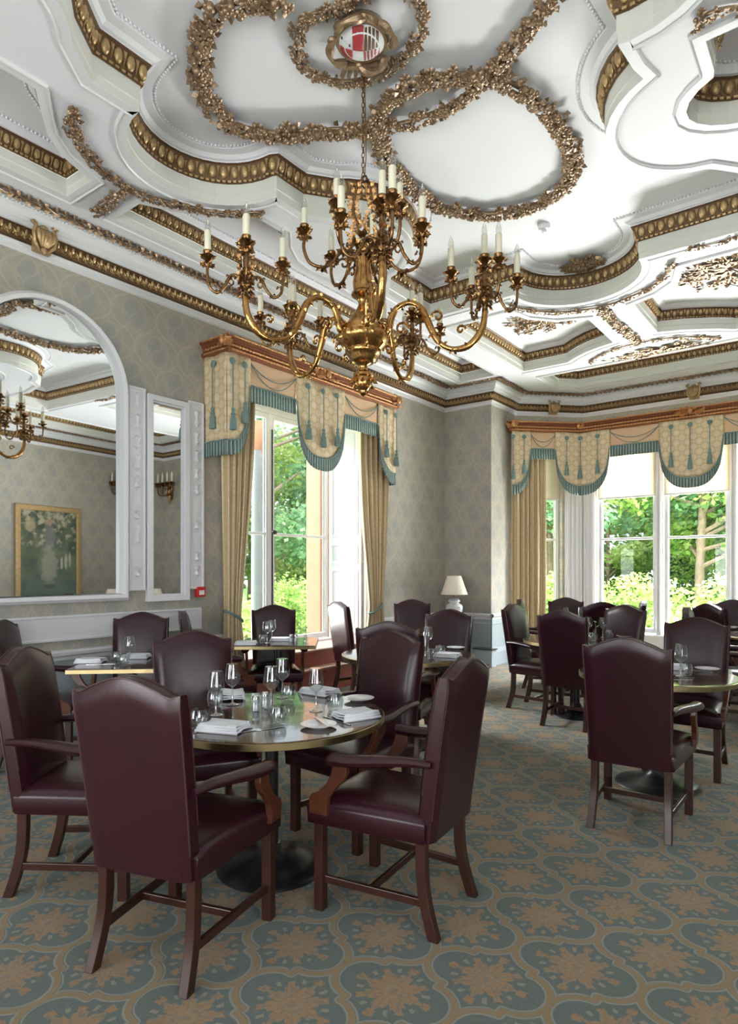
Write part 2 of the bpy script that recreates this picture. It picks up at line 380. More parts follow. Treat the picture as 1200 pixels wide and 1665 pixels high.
def smooth(pts, k=6, closed=False):   # Catmull-Rom
    P = [Vector(p) for p in pts]; n = len(P); out = []
    for i in range(n if closed else n - 1):
        p0, p1, p2, p3 = (P[(i - 1) % n], P[i], P[(i + 1) % n], P[(i + 2) % n]) if closed else (P[max(i - 1, 0)], P[i], P[i + 1], P[min(i + 2, n - 1)])
        for j in range(k):
            t = j / k; out.append(.5 * ((2 * p1) + (p2 - p0) * t + (2 * p0 - 5 * p1 + 4 * p2 - p3) * t * t + (3 * p1 - p0 - 3 * p2 + p3) * t ** 3))
    if not closed: out.append(P[-1])
    return out
def resample(pts, step, closed=False):
    P = [Vector(p) for p in pts]
    if closed: P = P + [P[0]]
    L = [0]
    for a, b in zip(P, P[1:]): L.append(L[-1] + (b - a).length)
    n = max(1, round(L[-1] / step)); out = []; j = 0
    for i in range(n if closed else n + 1):
        s = L[-1] * i / n
        while j < len(P) - 2 and L[j + 1] < s: j += 1
        t = (s - L[j]) / max(1e-9, L[j + 1] - L[j]); out.append((P[j].lerp(P[j + 1], t), (P[j + 1] - P[j]).normalized()))
    return out
def offset2(path, d, closed=True):   # offset to the LEFT of travel, mitred
    P = [Vector((p[0], p[1])) for p in path]; n = len(P); out = []
    for i in range(n):
        if closed: a, b, c = P[i - 1], P[i], P[(i + 1) % n]
        else: a, b, c = P[max(i - 1, 0)], P[i], P[min(i + 1, n - 1)]
        d1 = (b - a).normalized() if (b - a).length > 1e-9 else (c - b).normalized(); d2 = (c - b).normalized() if (c - b).length > 1e-9 else d1
        n1 = Vector((-d1.y, d1.x)); n2 = Vector((-d2.y, d2.x)); m = n1 + n2
        if m.length < .3: m = n1.copy()
        m.normalize(); k = max(.45, m.dot(n1)); out.append(b + m * d / k)
    return out
def sweep(mb, path, prof, closed=True, smoothf=False):
    rings = []
    for off, z in prof:
        rings.append([(p.x, p.y, z) for p in offset2(path, off, closed)])
    n = len(path); vs = [v for r_ in rings for v in r_]
    fs = [(i * n + k, i * n + (k + 1) % n, (i + 1) * n + (k + 1) % n, (i + 1) * n + k) for i in range(len(prof) - 1) for k in range(n if closed else n - 1)]
    mb.add(vs, fs, smoothf)
# ------------------------------------------------------------------ room shell
XL, YB, XR, YF = -5.24, 8.8, 2.25, -3.5
S, H = 4.28, 4.62
ROOM = [(XL, YF), (XR, YF), (XR, YB), (.55, YB), (.55, 9.65), (-.27, 10.47), (-3.6, 10.47), (-4.42, 9.65), (-4.42, YB), (XL, YB)]
def flat(name, poly, z, mat, holes=()):
    cu = bpy.data.curves.new(name, 'CURVE'); cu.dimensions = '2D'; cu.fill_mode = 'BOTH'
    for pl in (poly,) + tuple(holes):
        sp = cu.splines.new('POLY'); sp.points.add(len(pl) - 1)
        for q, p in zip(sp.points, pl): q.co = (p[0], p[1], 0, 1)
        sp.use_cyclic_u = True
    t = bpy.data.objects.new('t', cu); C.objects.link(t); dg = bpy.context.evaluated_depsgraph_get()
    me = bpy.data.meshes.new_from_object(t.evaluated_get(dg)); bpy.data.objects.remove(t); bpy.data.curves.remove(cu)
    o = bpy.data.objects.new(name, me); C.objects.link(o); o.location.z = z; me.materials.clear(); me.materials.append(mat); return struct(o)
flat('floor', ROOM, 0, M['carpet'])
def wall(name, a, b, mat, z1=4.3, ops=(), th=.3, z0=0):   # room is on the LEFT of a->b
    a, b = Vector((*a, 0)), Vector((*b, 0)); d = (b - a).normalized(); nrm = Vector((d.y, -d.x, 0)); L = (b - a).length; mb = MB()
    def slab(s0, s1, q0, q1):
        if s1 - s0 < 1e-3 or q1 - q0 < 1e-3: return
        mb.box((a + d * (s0 + s1) / 2 + nrm * th / 2) + Vector((0, 0, (q0 + q1) / 2)), (s1 - s0, th, q1 - q0), Matrix((d, nrm, Vector((0, 0, 1)))).transposed())
    s = 0
    for (s0, s1, q0, q1) in sorted(ops): slab(s, s0, z0, z1); slab(s0, s1, z0, q0); slab(s0, s1, q1, z1); s = s1
    slab(s, L, z0, z1); return struct(mb.build(name, mat, sharp=0))
W1 = (4.45, 6.72)
wall('wall_left', (XL, YB), (XL, YF), M['wpy'], ops=[(YB - W1[1], YB - W1[0], .47, 3.5)], th=.62)
wall('wall_back', (-4.425, YB), (XL - .3, YB), M['wpx'])
wall('wall_back_right', (XR + .3, YB), (.555, YB), M['wpx'])
wall('wall_bay_left', (-4.42, 9.65), (-4.42, YB), M['wpy'])
wall('wall_bay_right', (.55, YB), (.55, 9.65), M['wpy'])
wall('wall_bay_diagonal_left', (-3.6, 10.47), (-4.42, 9.65), M['wpd'], ops=[(.36, 1.0, .45, 3.45)])
wall('wall_bay_diagonal_right', (.55, 9.65), (-.27, 10.47), M['wpd'], ops=[(.16, .80, .45, 3.45)])
BW = [(-3.40, -2.47), (-2.40, -1.47), (-1.40, -.47)]
wall('wall_bay_front', (-.27, 10.47), (-3.6, 10.47), M['wpx'], ops=[(-.27 - b, -.27 - a, .45, 3.45) for a, b in BW])
wall('wall_right', (XR, YF), (XR, YB), M['wpy'], ops=[(1.0, 2.4, .5, 3.5), (3.0, 4.4, .5, 3.5)])  # openings added for unseen windows that admit fill light
wall('wall_front', (XL, YF), (XR, YF), M['wpx'], ops=[(1.2, 2.9, .5, 3.5), (4.2, 5.9, .5, 3.5)])  # both openings added for the rear fill

# ceiling recesses (counter-clockwise, inside on the left)
def circ(cx, cy, r, a0, a1, n=14, ry=None): return arc(cx, cy, r, ry or r, a0, a1, n)
MAIN = ([(.6, 6.1), (-1.59, 6.1)] + circ(-2.2, 6.13, .61, 2, 178, 18) + [(-2.81, 6.1), (-3.82, 6.1), (-3.82, 5.3), (-3.71, 5.17)]
        + circ(-3.66, 4.42, .6, 82, -58, 14) + [(-3.5, 3.70), (-3.5, 3.41)] + circ(-3.5, 2.83, .57, 92, 268, 18) + [(-3.52, 2.25), (-3.52, 1.95)]
        + circ(-3.66, 1.24, .6, 60, -80, 14) + [(-3.72, .48), (-3.82, .36), (-3.82, -.44), (-2.81, -.44)] + circ(-2.2, -.44, .6, 180, 360, 14)
        + [(.6, -.44), (.6, .36), (-.68, .46)] + circ(-.74, 1.24, .6, 262, 115, 12)[::1] + [(-1.0, 1.9), (-1.0, 2.13)] + circ(-.95, 2.83, .6, -92, 92, 16, .72)
        + [(-1.03, 3.54), (-1.01, 3.77)] + circ(-.74, 4.42, .6, 246, 100, 14) + [(-.68, 5.2), (-.2, 5.32), (.6, 5.3)])
C1 = [(-4.75, 2.44), (-4.75, .2), (-3.98, .2), (-3.98, .9)] + circ(-3.66, 1.24, .45, 200, 130, 2)[:0] + [(-3.83, 1.55), (-3.83, 1.78), (-3.98, 1.88), (-4.17, 2.01), (-4.31, 2.18), (-4.42, 2.45)]
C2 = [(-4.75, 8.45), (-4.75, 2.83), (-4.40, 2.83), (-4.30, 3.03), (-4.16, 3.22), (-3.98, 3.36), (-3.83, 3.44), (-3.83, 3.80), (-4.0, 3.98), (-4.12, 4.2), (-4.16, 4.45), (-4.12, 4.75), (-4.18, 5.0), (-4.19, 8.45)]
B1 = [(-3.78, 6.5), (-3.05, 6.5), (-2.98, 6.78), (-2.75, 7.05), (-2.42, 7.2), (-2.42, 8.13), (-2.62, 8.19), (-2.79, 8.26), (-2.97, 8.38), (-3.15, 8.53), (-3.78, 8.53)]
B2 = [(-1.9, 7.1), (-1.62, 7.0), (-1.40, 6.8), (-1.3, 6.5), (-.45, 6.5), (-.45, 8.55), (-1.15, 8.55), (-1.30, 8.42), (-1.43, 8.33), (-1.64, 8.2), (-1.9, 8.1)]
STRIP = [(-3.68, 8.97), (-.15, 8.97), (-.15, 9.58), (-.37, 9.82), (-3.45, 9.82), (-3.68, 9.58)]
KEY = [(-.65, 3.8), (.1, 3.8), (.1, 4.05)] + circ(-.28, 4.35, .57, -48, 228, 20, .33) + [(-.65, 4.05)]
R1 = [(1.0, -.2), (1.85, -.2), (1.85, 3.6), (1.0, 3.6)]
R2 = [(1.0, 4.0), (1.85, 4.0), (1.85, 8.4), (1.0, 8.4)]
F1 = [(-3.8, -3.0), (.6, -3.0), (.6, -1.5), (-1.3, -1.5), (-2.2, -1.2), (-3.1, -1.5), (-3.8, -1.5)]
def ccw(p): return p if sum(a[0] * b[1] - b[0] * a[1] for a, b in zip(p, p[1:] + p[:1])) > 0 else p[::-1]
def dens(p): return [tuple(q[0].xy) for q in resample([Vector((*a, 0)) for a in p], .1, True)] if 0 else p
RECS = [('main', MAIN, 1.0), ('c1', C1, .8), ('c2', C2, .8), ('b1', B1, .8), ('b2', B2, .8), ('strip', STRIP, .8), ('key', KEY, .9), ('r1', R1, .8), ('r2', R2, .8), ('f1', F1, .8)]
RECS = [(n, ccw(p), k) for n, p, k in RECS]
ceil = flat('ceiling', ROOM, S, M['ceil'], [p for n, p, k in RECS])
roof = MB(); roof.box(((XL + XR) / 2, 3.4, 4.95), (8.3, 15.2, .1)); struct(roof.build('ceiling_roof', M['white'], sharp=0))
tn = [0]
def trim(mb, mat, **k):
    tn[0] += 1; return struct(mb.build(f'trim_{tn[0]}', mat, **k))
def eggs(mb, path, off, z0, z1, slope, stp, closed=True, small=True):
    cen = offset2(path, off, closed); zc = (z0 + z1) / 2; hh = (z1 - z0) / 2
    rs = resample([Vector((p.x, p.y, zc)) for p in cen], stp, closed)
    for i, (p, t) in enumerate(rs):
        n = Vector((-t.y, t.x, 0)); up = (Vector((0, 0, 1)) * 2 * hh + n * slope).normalized(); nr = t.cross(up); nr = nr if nr.dot(n) > 0 else -nr
        ax = Matrix((t, nr, up)).transposed()
        mb.ball(p + nr * .006 + up * hh * .08, (stp * .34, .016, hh * .72), 8, 5, ax)
        if small:
            q = p + t * stp / 2 + nr * .004
            mb.add([q - t * .012 + up * hh * .8, q + t * .012 + up * hh * .8, q - up * hh * .7, q + nr * .016], [(0, 2, 3), (2, 1, 3), (1, 0, 3)], False)
            for k in (0, .5): mb.box(p + t * stp * k - up * hh * .93 + nr * .006, (stp * .3, .016, .014), ax)
for nme, P, k in RECS:
    D = (H - S) * k; h2 = S + D; g0 = S + D * .44; g1 = S + D * .83
    f = MB(); sweep(f, P, [(0, S), (0, S + .05), (.006, S + .055), (.006, g0)]); trim(f, M['cream'], sharp=20)
    if nme in ('main',): cv = [(.055, g1), (.055, g1 + .012), (.075, g1 + .016), (.10, h2 - .02), (.155, h2 - .012), (.165, h2)]
    else: cv = [(.045, g1), (.045, g1 + .01), (.065, g1 + .012), (.10, h2 - .01), (.11, h2)]
    f = MB(); sweep(f, P, cv); trim(f, M['ceil'], sharp=30)
    o = flat('ceiling_' + {'main': 'centre'}.get(nme, 'coffer'), P, h2, M['ceil'])
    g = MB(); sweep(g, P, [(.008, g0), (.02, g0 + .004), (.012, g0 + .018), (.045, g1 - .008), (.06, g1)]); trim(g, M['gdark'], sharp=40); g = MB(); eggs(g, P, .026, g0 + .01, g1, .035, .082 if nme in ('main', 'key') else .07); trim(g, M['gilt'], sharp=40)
    b = MB()   # bead line on the raised field
    if nme in ('main', 'c1', 'c2', 'key'):
        for p, t in resample([Vector((q.x, q.y, h2 - .006)) for q in offset2(P, .175 if nme == 'main' else .12)], .028, True): b.ball(p, (.011, .011, .011), 5, 3)
        trim(b, M['white'], sharp=0)
    lip = MB(); sweep(lip, P, [(-.075, S + .001), (-.072, S - .014), (-.066, S - .018), (-.058, S - .008), (-.0, S - .008), (0, S)]); trim(lip, M['trim'], sharp=20)
# wall cornice
CR = ccw(ROOM)
f = MB(); sweep(f, CR, [(.0, 3.955), (.018, 3.965), (.018, 3.995), (.03, 4.0), (.045, 4.02)]); sweep(f, CR, [(.085, 4.125), (.10, 4.13), (.10, 4.155), (.115, 4.16), (.12, 4.19), (.15, 4.22), (.155, 4.25), (.17, 4.255), (.17, S)])
trim(f, M['trim'], sharp=30)
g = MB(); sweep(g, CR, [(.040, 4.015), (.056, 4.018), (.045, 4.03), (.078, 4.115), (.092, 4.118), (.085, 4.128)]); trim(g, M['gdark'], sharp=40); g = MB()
rng = random.Random(5)
for i, (p, t) in enumerate(resample([Vector((q.x, q.y, 4.072)) for q in offset2(CR, .064)], .062, True)):
    n = Vector((-t.y, t.x, 0)); up = (Vector((0, 0, 1)) + n * .35).normalized(); ax = Matrix((t, (n - Vector((0, 0, .35))).normalized(), up)).transposed()
    mb = g
    for s_ in (-1, 1): mb.leaf(p - up * .036 + n * .008, up + t * .55 * s_, n, .07, .034, .4)
    mb.ball(p + n * .012 + up * .012, (.012, .012, .026), 5, 4, ax); mb.ball(p + t * .031 + n * .012 - up * .02, .011, 5, 3)
trim(g, M['gilt'], sharp=50)
# bead row under the vine
b = MB()
for p, t in resample([Vector((q.x, q.y, 4.245)) for q in offset2(CR, .165)], .03, True): b.ball(p, .009, 4, 3)
trim(b, M['white'], sharp=0)
# vine running on the ceiling beside the cornice
vn = MB(); rs = resample([Vector((q.x, q.y, S - .012)) for q in offset2(CR, .225)], .035, True)
vis = [(p, t) for p, t in rs if p.y > 1.2]
L = len(rs)
for ph in (0, PI):
    pts = [p + Vector((-t.y, t.x, 0)) * .028 * math.sin(i * .55 + ph) + Vector((0, 0, -.008 * math.cos(i * .55 + ph))) for i, (p, t) in enumerate(rs)]
    vn.tube(pts, .010, 5, closed=True)
for i, (p, t) in enumerate(rs):
    n = Vector((-t.y, t.x, 0)); sd = 1 if i % 2 else -1
    vn.leaf(p + n * .01 * sd, t + n * sd * rng.uniform(.6, 1.4) + Vector((0, 0, -.35)), (0, 0, -1), .075, .05, .4)
    if i % 5 == 0: vn.rosette(p + Vector((0, 0, -.015)), (0, 0, -1), .024, 5, rng)
vine = vn.build('ceiling_vine', M['giltb'], sharp=50)
tag(vine, 'long bronze vine moulding winding on the ceiling just inside the cornice', 'ceiling ornament')

# ------------------------------------------------------------------ garlands of flowers
def garland(name, pts, z, wd, label, closed=False, group='gilded flower garlands on the ceiling', seed=1, tight=.036, k=6):
    rg = random.Random(seed); mb = MB(); P = smooth([Vector((p[0], p[1], z - wd * .18)) for p in pts], k, closed); rs = resample(P, tight, closed)
    mb.tube([p for p, t in rs], [wd * .12] * len(rs), 6, closed)
    for i, (p, t) in enumerate(rs):
        n = Vector((-t.y, t.x, 0))
        lump = 1 if closed or wd > .09 else .75 + .35 * math.sin(i * .9)
        for q in range(4):
            o = rg.uniform(-.44, .44) * wd * lump; dz = -(.0 + .30 * (1 - (o / (wd * .5)) ** 2)) * wd + rg.uniform(-.04, .06) * wd; c = p + n * o + Vector((0, 0, dz)) + t * rg.uniform(-.02, .02)
            nr = Vector((n.x * o / wd * 2.2, n.y * o / wd * 2.2, -1)) + t * rg.uniform(-.4, .4); r_ = rg.random()
            if r_ < .52: mb.rosette(c, nr, wd * rg.uniform(.20, .27) * lump, rg.choice((5, 6)), rg)
            elif r_ < .76: mb.ball(c, [wd * rg.uniform(.13, .20) * lump] * 3, 7, 5)
            else: mb.leaf(c, t * rg.uniform(-1, 1) + n * (1 if o > 0 else -1) * .9 + Vector((0, 0, -.3)), nr, wd * .36, wd * .28, .35)
    return tag(mb.build(name, M['giltb'], sharp=60), label, 'ceiling garland', group)
def zz(l, z): return [onz(a, b, z).xy for a, b in l]
Hc = H - .01
big = [(-2.50, 2.50), (-2.69, 2.37), (-2.85, 2.31), (-3.04, 2.37), (-3.25, 2.5), (-3.42, 2.69), (-3.50, 2.93), (-3.37, 3.17), (-3.13, 3.35), (-2.82, 3.55), (-2.68, 3.63)]
garland('flower_garland', big, Hc, .15, 'broad garland looping left round the shield towards the left wall', seed=2)
garland('flower_garland', zz([(615, 210), (640, 270), (700, 320), (780, 340), (860, 330), (920, 290), (930, 240), (900, 180), (850, 135), (780, 112), (700, 120), (640, 145), (612, 180)], H), Hc, .145, 'broad closed garland oval on the bay side of the chandelier chain', True, seed=3)
garland('flower_garland', zz([(622, 200), (680, 185), (740, 158), (800, 105), (840, 60), (880, 10), (905, -30), (915, -90), (880, -150)], H), Hc, .125, 'garland strand crossing the top of the bay-side oval and running away past the shield', seed=4)
garland('flower_garland', zz([(550, 5), (507, 15), (485, 40), (482, 75), (498, 103), (522, 118), (562, 125), (605, 116), (650, 90), (678, 60), (690, 20), (680, -15), (640, -35), (590, -20)], H), Hc, .095, 'thin garland ring close round the painted shield', True, seed=5)
garland('flower_garland', zz([(125, 172), (118, 205), (140, 240), (165, 270), (205, 298), (240, 315), (290, 328), (350, 340), (425, 342)], S), S, .095, 'garland curving on the lower ceiling beam nearest the left wall mirror', seed=6)
garland('flower_garland', zz([(203, 300), (180, 322), (155, 340)], S), S, .10, 'short garland spur pointing at the left wall above the mirror', seed=7)
bcx = -2.2
garland('flower_garland', [(-1.36, 6.33), (-1.50, 6.60), (-1.70, 6.78), (-1.95, 6.88), (-2.2, 6.93), (-2.45, 6.86), (-2.68, 6.72), (-2.85, 6.5), (-2.95, 6.3)], S, .085, 'lumpy garland arching along the beam behind the bay-end lobe of the ceiling', seed=8)
garland('flower_garland', [(-2.2, 6.98), (-2.2, 7.3), (-2.18, 7.7), (-2.16, 8.25)], S, .12, 'straight thick garland on the beam running towards the bay', seed=9)
garland('flower_garland', [(-2.9, 8.70), (-2.72, 8.5), (-2.46, 8.36), (-2.15, 8.32), (-1.84, 8.36), (-1.58, 8.50), (-1.36, 8.72)], S, .075, 'slim garland arc on the beam nearest the bay window', seed=10)
garland('flower_garland', zz([(1118, 402), (1150, 396), (1180, 388), (1225, 372)], S), S, .07, 'small garland on the beam right of the large bay-side coffer', seed=11)
garland('flower_garland', zz([(1132, 38), (1150, 18), (1185, 8), (1230, 5)], S), S, .08, 'garland tip at the outer corner of the island panel', seed=12)
fl = MB(); c0 = onz(948, 427, H); rg = random.Random(3)
for i in range(26):
    a = rg.random() * 2 * PI; r_ = .16 * math.sqrt(rg.random()); fl.rosette(c0 + Vector((r_ * math.cos(a) * 1.1, r_ * math.sin(a) * .8, -.03 - .05 * (1 - r_ / .16))), (math.cos(a) * r_ * 3, math.sin(a) * r_ * 3, -1), .05, 5, rg)
    fl.leaf(c0 + Vector((r_ * math.cos(a), r_ * math.sin(a), -.03)), (math.cos(a), math.sin(a), -.2), (0, 0, -1), .1, .06)
tag(fl.build('flower_boss', M['giltb'], sharp=60), 'single cluster of bronze roses on the white ceiling near the smoke detector', 'ceiling ornament')
def spray(label, z, cen, ax, ay, seed, n=26):
    rg = random.Random(seed); mb = MB(); cen = Vector((*cen, z)); ax = Vector((*ax, 0)); ay = Vector((*ay, 0))
    for k in range(n):
        a = 2 * PI * k / n + rg.uniform(-.1, .1); e = ax * math.cos(a) + ay * math.sin(a); e *= rg.uniform(.55, 1.0); prv = cen + e * .1
        bend = Vector((-e.y, e.x, 0)) * rg.uniform(-.35, .35); pts = [cen + e * t + bend * math.sin(t * PI) + Vector((0, 0, -.02)) for t in (.05, .3, .55, .8, 1)]
        mb.tube(pts, [.009, .008, .007, .006, .004], 5)
        for t in (.3, .45, .6, .72, .84, .95):
            p = cen + e * t + bend * math.sin(t * PI) + Vector((0, 0, -.025)); s_ = rg.choice((-1, 1)); pr = Vector((-e.y, e.x, 0)).normalized()
            if rg.random() < .25: mb.rosette(p, (0, 0, -1), .034, 5, rg)
            else: mb.leaf(p, e.normalized() + pr * s_ * rg.uniform(.5, 1.3), (0, 0, -1), .085, .034, .3)
    for k in range(7): mb.rosette(cen + ax * rg.uniform(-.3, .3) + ay * rg.uniform(-.3, .3) + Vector((0, 0, -.04)), (0, 0, -1), .045, 6, rg)
    return tag(mb.build('leaf_spray', M['giltb'], sharp=60), label, 'ceiling ornament', 'bronze leaf sprays in the ceiling coffers')
HC = S + (H - S) * .8
spray('bronze leaf spray inside the coffer left of the straight thick garland', HC, (-3.12, 7.55), (.48, -.2), (.12, .42), 3)
spray('large bronze leaf spray inside the coffer right of the straight thick garland', HC, (-1.05, 7.4), (.62, 0), (0, .6), 4, 40)
spray('flat oval bronze leaf spray on the beam beside the slim garland arc', S, (-2.0, 8.72), (.75, 0), (0, .14), 5, 18)

# ------------------------------------------------------------------ painted shield under the ceiling
sh = thing('ceiling_shield', 'round red and silver heraldic shield in a scrolled bronze frame, above the chandelier chain', 'shield', onz(588, 62, H - .05))
bk = MB(); bk.lathe([(0, .05), (.14, .05), (.165, .0), (.15, -.03), (.135, -.03)], n=28); bk.build('backing', M['giltb'], sh)
fc = MB(); fc.lathe([(.135, -.028), (.10, -.055), (.05, -.068), (0, -.072)], n=28); fc.build('shield_field', M['white'], sh)
def patch(x0, x1, y0, y1, mat, nm):
    q = MB(); R0 = .130
    def f(u, v):
        x = x0 + (x1 - x0) * u; h_ = math.sqrt(max(0, R0 * R0 - x * x)); a_, b_ = max(y0, -h_), min(y1, h_); y = a_ + (b_ - a_) * v; rr = math.hypot(x, y)
        return (x, y, -.0775 + .047 * (rr / .135) ** 2.0)
    q.grid(6, 8, f); q.build(nm, mat, sh, sharp=0, solid=.004)
patch(-.052, .012, -.13, -.002, M['rose'], 'red_quarter'); patch(-.125, -.054, .004, .10, M['rose'], 'red_quarter')
for x in (.018, .040, .062, .084): patch(x, x + .014, -.12, -.004, M['gdark'], 'dark_stripe')
for x in (.016, .036, .056, .076, .096): patch(x, x + .009, .006, .11, M['rose'], 'red_stripe')
for k_ in range(3): patch(-.118 + .022 * k_, -.110 + .022 * k_, -.055 + .012 * k_, -.040 + .012 * k_, M['gdark'], 'dark_spot')
for a0 in (35, 125, 215, 305):
    s_ = MB(); pts = [(.17 * math.cos(R(a0 + t)) * (1 + .18 * math.sin(t / 60 * PI)), .17 * math.sin(R(a0 + t)) * (1 + .18 * math.sin(t / 60 * PI)), -.03 - .03 * math.sin(t / 60 * PI)) for t in range(0, 66, 6)]
    s_.tube(pts, [.02 + .008 * math.sin(i) for i in range(len(pts))], 7)
    e = Vector(pts[-1]); s_.tube([e + Vector((.022 * (1 - q / 11) * math.cos(q * .8 + R(a0)), .022 * (1 - q / 11) * math.sin(q * .8 + R(a0)), 0)) for q in range(10)], .014, 6); s_.build('scroll', M['giltb'], sh)
cw = MB()
for k in range(7): cw.bar((.03 * (k - 3), .17, -.01), (.042 * (k - 3), .235, -.05), .02, .03)
cw.box((0, .175, -.02), (.22, .03, .04)); cw.build('crest', M['giltb'], sh); sh.rotation_euler.z = YAW
sd = thing('smoke_detector', 'small white smoke detector on the plain ceiling field right of the chandelier', 'smoke detector', onz(885, 366, H))
q = MB(); q.lathe([(.055, .0), (.055, -.02), (.045, -.045), (.0, -.05)], n=20); q.build('housing', M['white'], sd)
q = MB(); q.lathe([(.022, -.045), (.022, -.07), (0, -.075)], n=14); q.build('sensor', M['trim'], sd)

# cornice cartouches
def boss(label, loc, rz):
    b = thing('cornice_cartouche', label, 'cornice ornament', loc, rz, 'gilt cartouches on the cornice')
    q = MB()
    for k in range(5):
        x = (k - 2) * .024; q.tube([(x * .7, -.03, .07), (x * 1.2, -.075, .03), (x * 1.1, -.08, -.02), (x * .4, -.05, -.07)], [.014, .020, .018, .009], 8)
    q.build('shell', M['gilt'], b)
    for s_ in (-1, 1):
        q = MB(); q.tube([(s_ * .03, -.03, -.1), (s_ * .075, -.05, -.05), (s_ * .085, -.06, .02), (s_ * .07, -.06, .075), (s_ * .1, -.05, .1), (s_ * .075, -.04, .118), (s_ * .055, -.05, .1)], [.01, .016, .018, .016, .013, .01, .007], 7); q.build('scroll', M['gilt'], b)
    q = MB(); q.box((0, .0, -.0), (.13, .06, .2)); q.leaf((0, -.05, -.06), (0, -.2, -1), (0, -1, 0), .07, .06); q.ball((0, -.04, .085), (.035, .02, .02), 8, 5); q.build('backing', M['gilt'], b); return b
boss('gilt shell cartouche on the cornice above the arched mirror', (XL + .075, onx(68, 395, XL + .08).y, 4.075), R(90))
boss('gilt cartouche on the cornice above the left slanted bay window', (-3.99 + .05, 10.08 - .05, 4.075), R(45))
boss('gilt cartouche on the cornice over the centre of the bay', (-1.93, 10.39, 4.075), 0)
boss('gilt cartouche on the opposite wall cornice, seen only in the arched mirror', (XR - .075, 5.75, 4.075), R(-90))
# ------------------------------------------------------------------ dado, rails, skirting
def run(a, b, prof, mat, name=None):
    m_ = MB(); sweep(m_, [a, b], prof, closed=False); tn[0] += 1; return struct(m_.build(name or f'trim_{tn[0]}', mat, sharp=30))
def dado(a, b):
    if min(a[1], b[1]) > 9.6:   # low panel under the bay windows
        run(a, b, [(0, .0), (.012, .0), (.012, .42), (0, .42)], M['trim']); run(a, b, [(0, 0), (.035, 0), (.035, .2), (.018, .24), (.01, .245)], M['trim'], 'baseboard'); return
    run(a, b, [(0, .0), (.012, .0), (.012, .735), (0, .735)], M['dado'])
    run(a, b, [(0, .70), (.02, .705), (.02, .73), (.04, .745), (.045, .77), (.03, .785), (0, .79)], M['trim'])
    run(a, b, [(.012, .62), (.02, .625), (.02, .64), (.012, .645)], M['dado'])
    run(a, b, [(0, 0), (.035, 0), (.035, .2), (.025, .24), (.018, .26), (.01, .265)], M['dado'], 'baseboard')
for a, b in (((XL, YB), (XL, W1[1] + .1)), ((XL, W1[0] - .1), (XL, YF)), ((-4.42, YB), (XL, YB)), ((-4.42, 9.65), (-4.42, YB)), ((-3.6, 10.47), (-4.42, 9.65)), ((-.27, 10.47), (-3.6, 10.47)),
             ((.55, 9.65), (-.27, 10.47)), ((.55, YB), (.55, 9.65)), ((XR, YB), (.55, YB)), ((XR, 1.2), (XR, YB))): dado(a, b)
q = MB(); q.box((-4.47, 8.70, .13), (.30, .16, .26)); struct(q.build('trim_plinth', M['dado'], bevel=.006)); q = MB(); q.box((-4.47, 8.69, .268), (.33, .18, .016)); struct(q.build('trim_plinth_cap', M['iron']))
# framed white panel below the mirrors
q = MB(); q.box((XL + .008, 2.55, .97), (.016, 2.98, .2)); struct(q.build('trim_panel', M['trim']))
q = MB()
for z_ in (.875, 1.065): q.box((XL + .014, 2.55, z_), (.028, 3.0, .022))
for y_ in (1.06, 4.04): q.box((XL + .014, y_, .97), (.028, .022, .20))
struct(q.build('trim_panel_frame', M['trim'], bevel=.005))
# ------------------------------------------------------------------ windows
def sash(parent, a, b, z0, z1, rail, nrm, fw=.05, dep=.05, casement=False):
    """one light between plan points a, b: outer frame, meeting rail, pane"""
    a, b = Vector((*a, 0)), Vector((*b, 0)); d = (b - a).normalized(); nrm = Vector((*nrm, 0)); L = (b - a).length; rot = Matrix((d, nrm, Vector((0, 0, 1)))).transposed(); Z = Vector((0, 0, 1))
    q = MB()
    for s in (fw / 2, L - fw / 2): q.box(a + d * s + Z * (z0 + z1) / 2, (fw, dep, z1 - z0), rot)
    for z in (z0 + .035, z1 - .03): q.box(a + d * L / 2 + Z * z, (L, dep, .07), rot)
    q.box(a + d * L / 2 + Z * rail, (L - fw, dep * .8, .035), rot)
    for s in (fw + .008, L - fw - .008): q.box(a + d * s + Z * (z0 + z1) / 2 - nrm * dep * .3, (.012, .02, z1 - z0 - .12), rot)
    q.build('frame', M['trim'], parent, bevel=.004)
    g = MB(); g.box(a + d * L / 2 + Z * (z0 + z1) / 2, (L - fw, .006, z1 - z0 - .05), rot); g.build('pane', M['pane'], parent, sharp=0)
wn = [0]
def window():
    wn[0] += 1; o = bpy.data.objects.new(f'window_{wn[0]}', None); C.objects.link(o); return struct(o)
X1 = -5.86
w1 = window()
sash(w1, (X1, 4.50), (X1, 5.56), .53, 3.40, 1.90, (1, 0)); sash(w1, (X1, 5.60), (X1, 6.67), .53, 3.40, 1.90, (1, 0))
q = MB(); q.box((X1 - .01, 5.58, 1.96), (.09, .06, 2.98)); q.build('mullion', M['trim'], w1, bevel=.008)
q = MB(); q.box((X1, 5.585, 3.45), (.10, 2.27, .10)); q.box((X1 + .02, 5.585, .49), (.16, 2.27, .06)); q.build('head_and_sill', M['trim'], w1, bevel=.008)
q = MB(); q.tube([(X1 + .06, 5.58, .75), (X1 + .06, 5.58, 3.2)], .011, 8); q.ball((X1 + .10, 5.58, 1.92), (.035, .045, .028), 10, 6); q.tube([(X1 + .06, 5.58, 1.92), (X1 + .12, 5.58, 1.92)], .012, 8); q.build('espagnolette', M['iron'], w1)
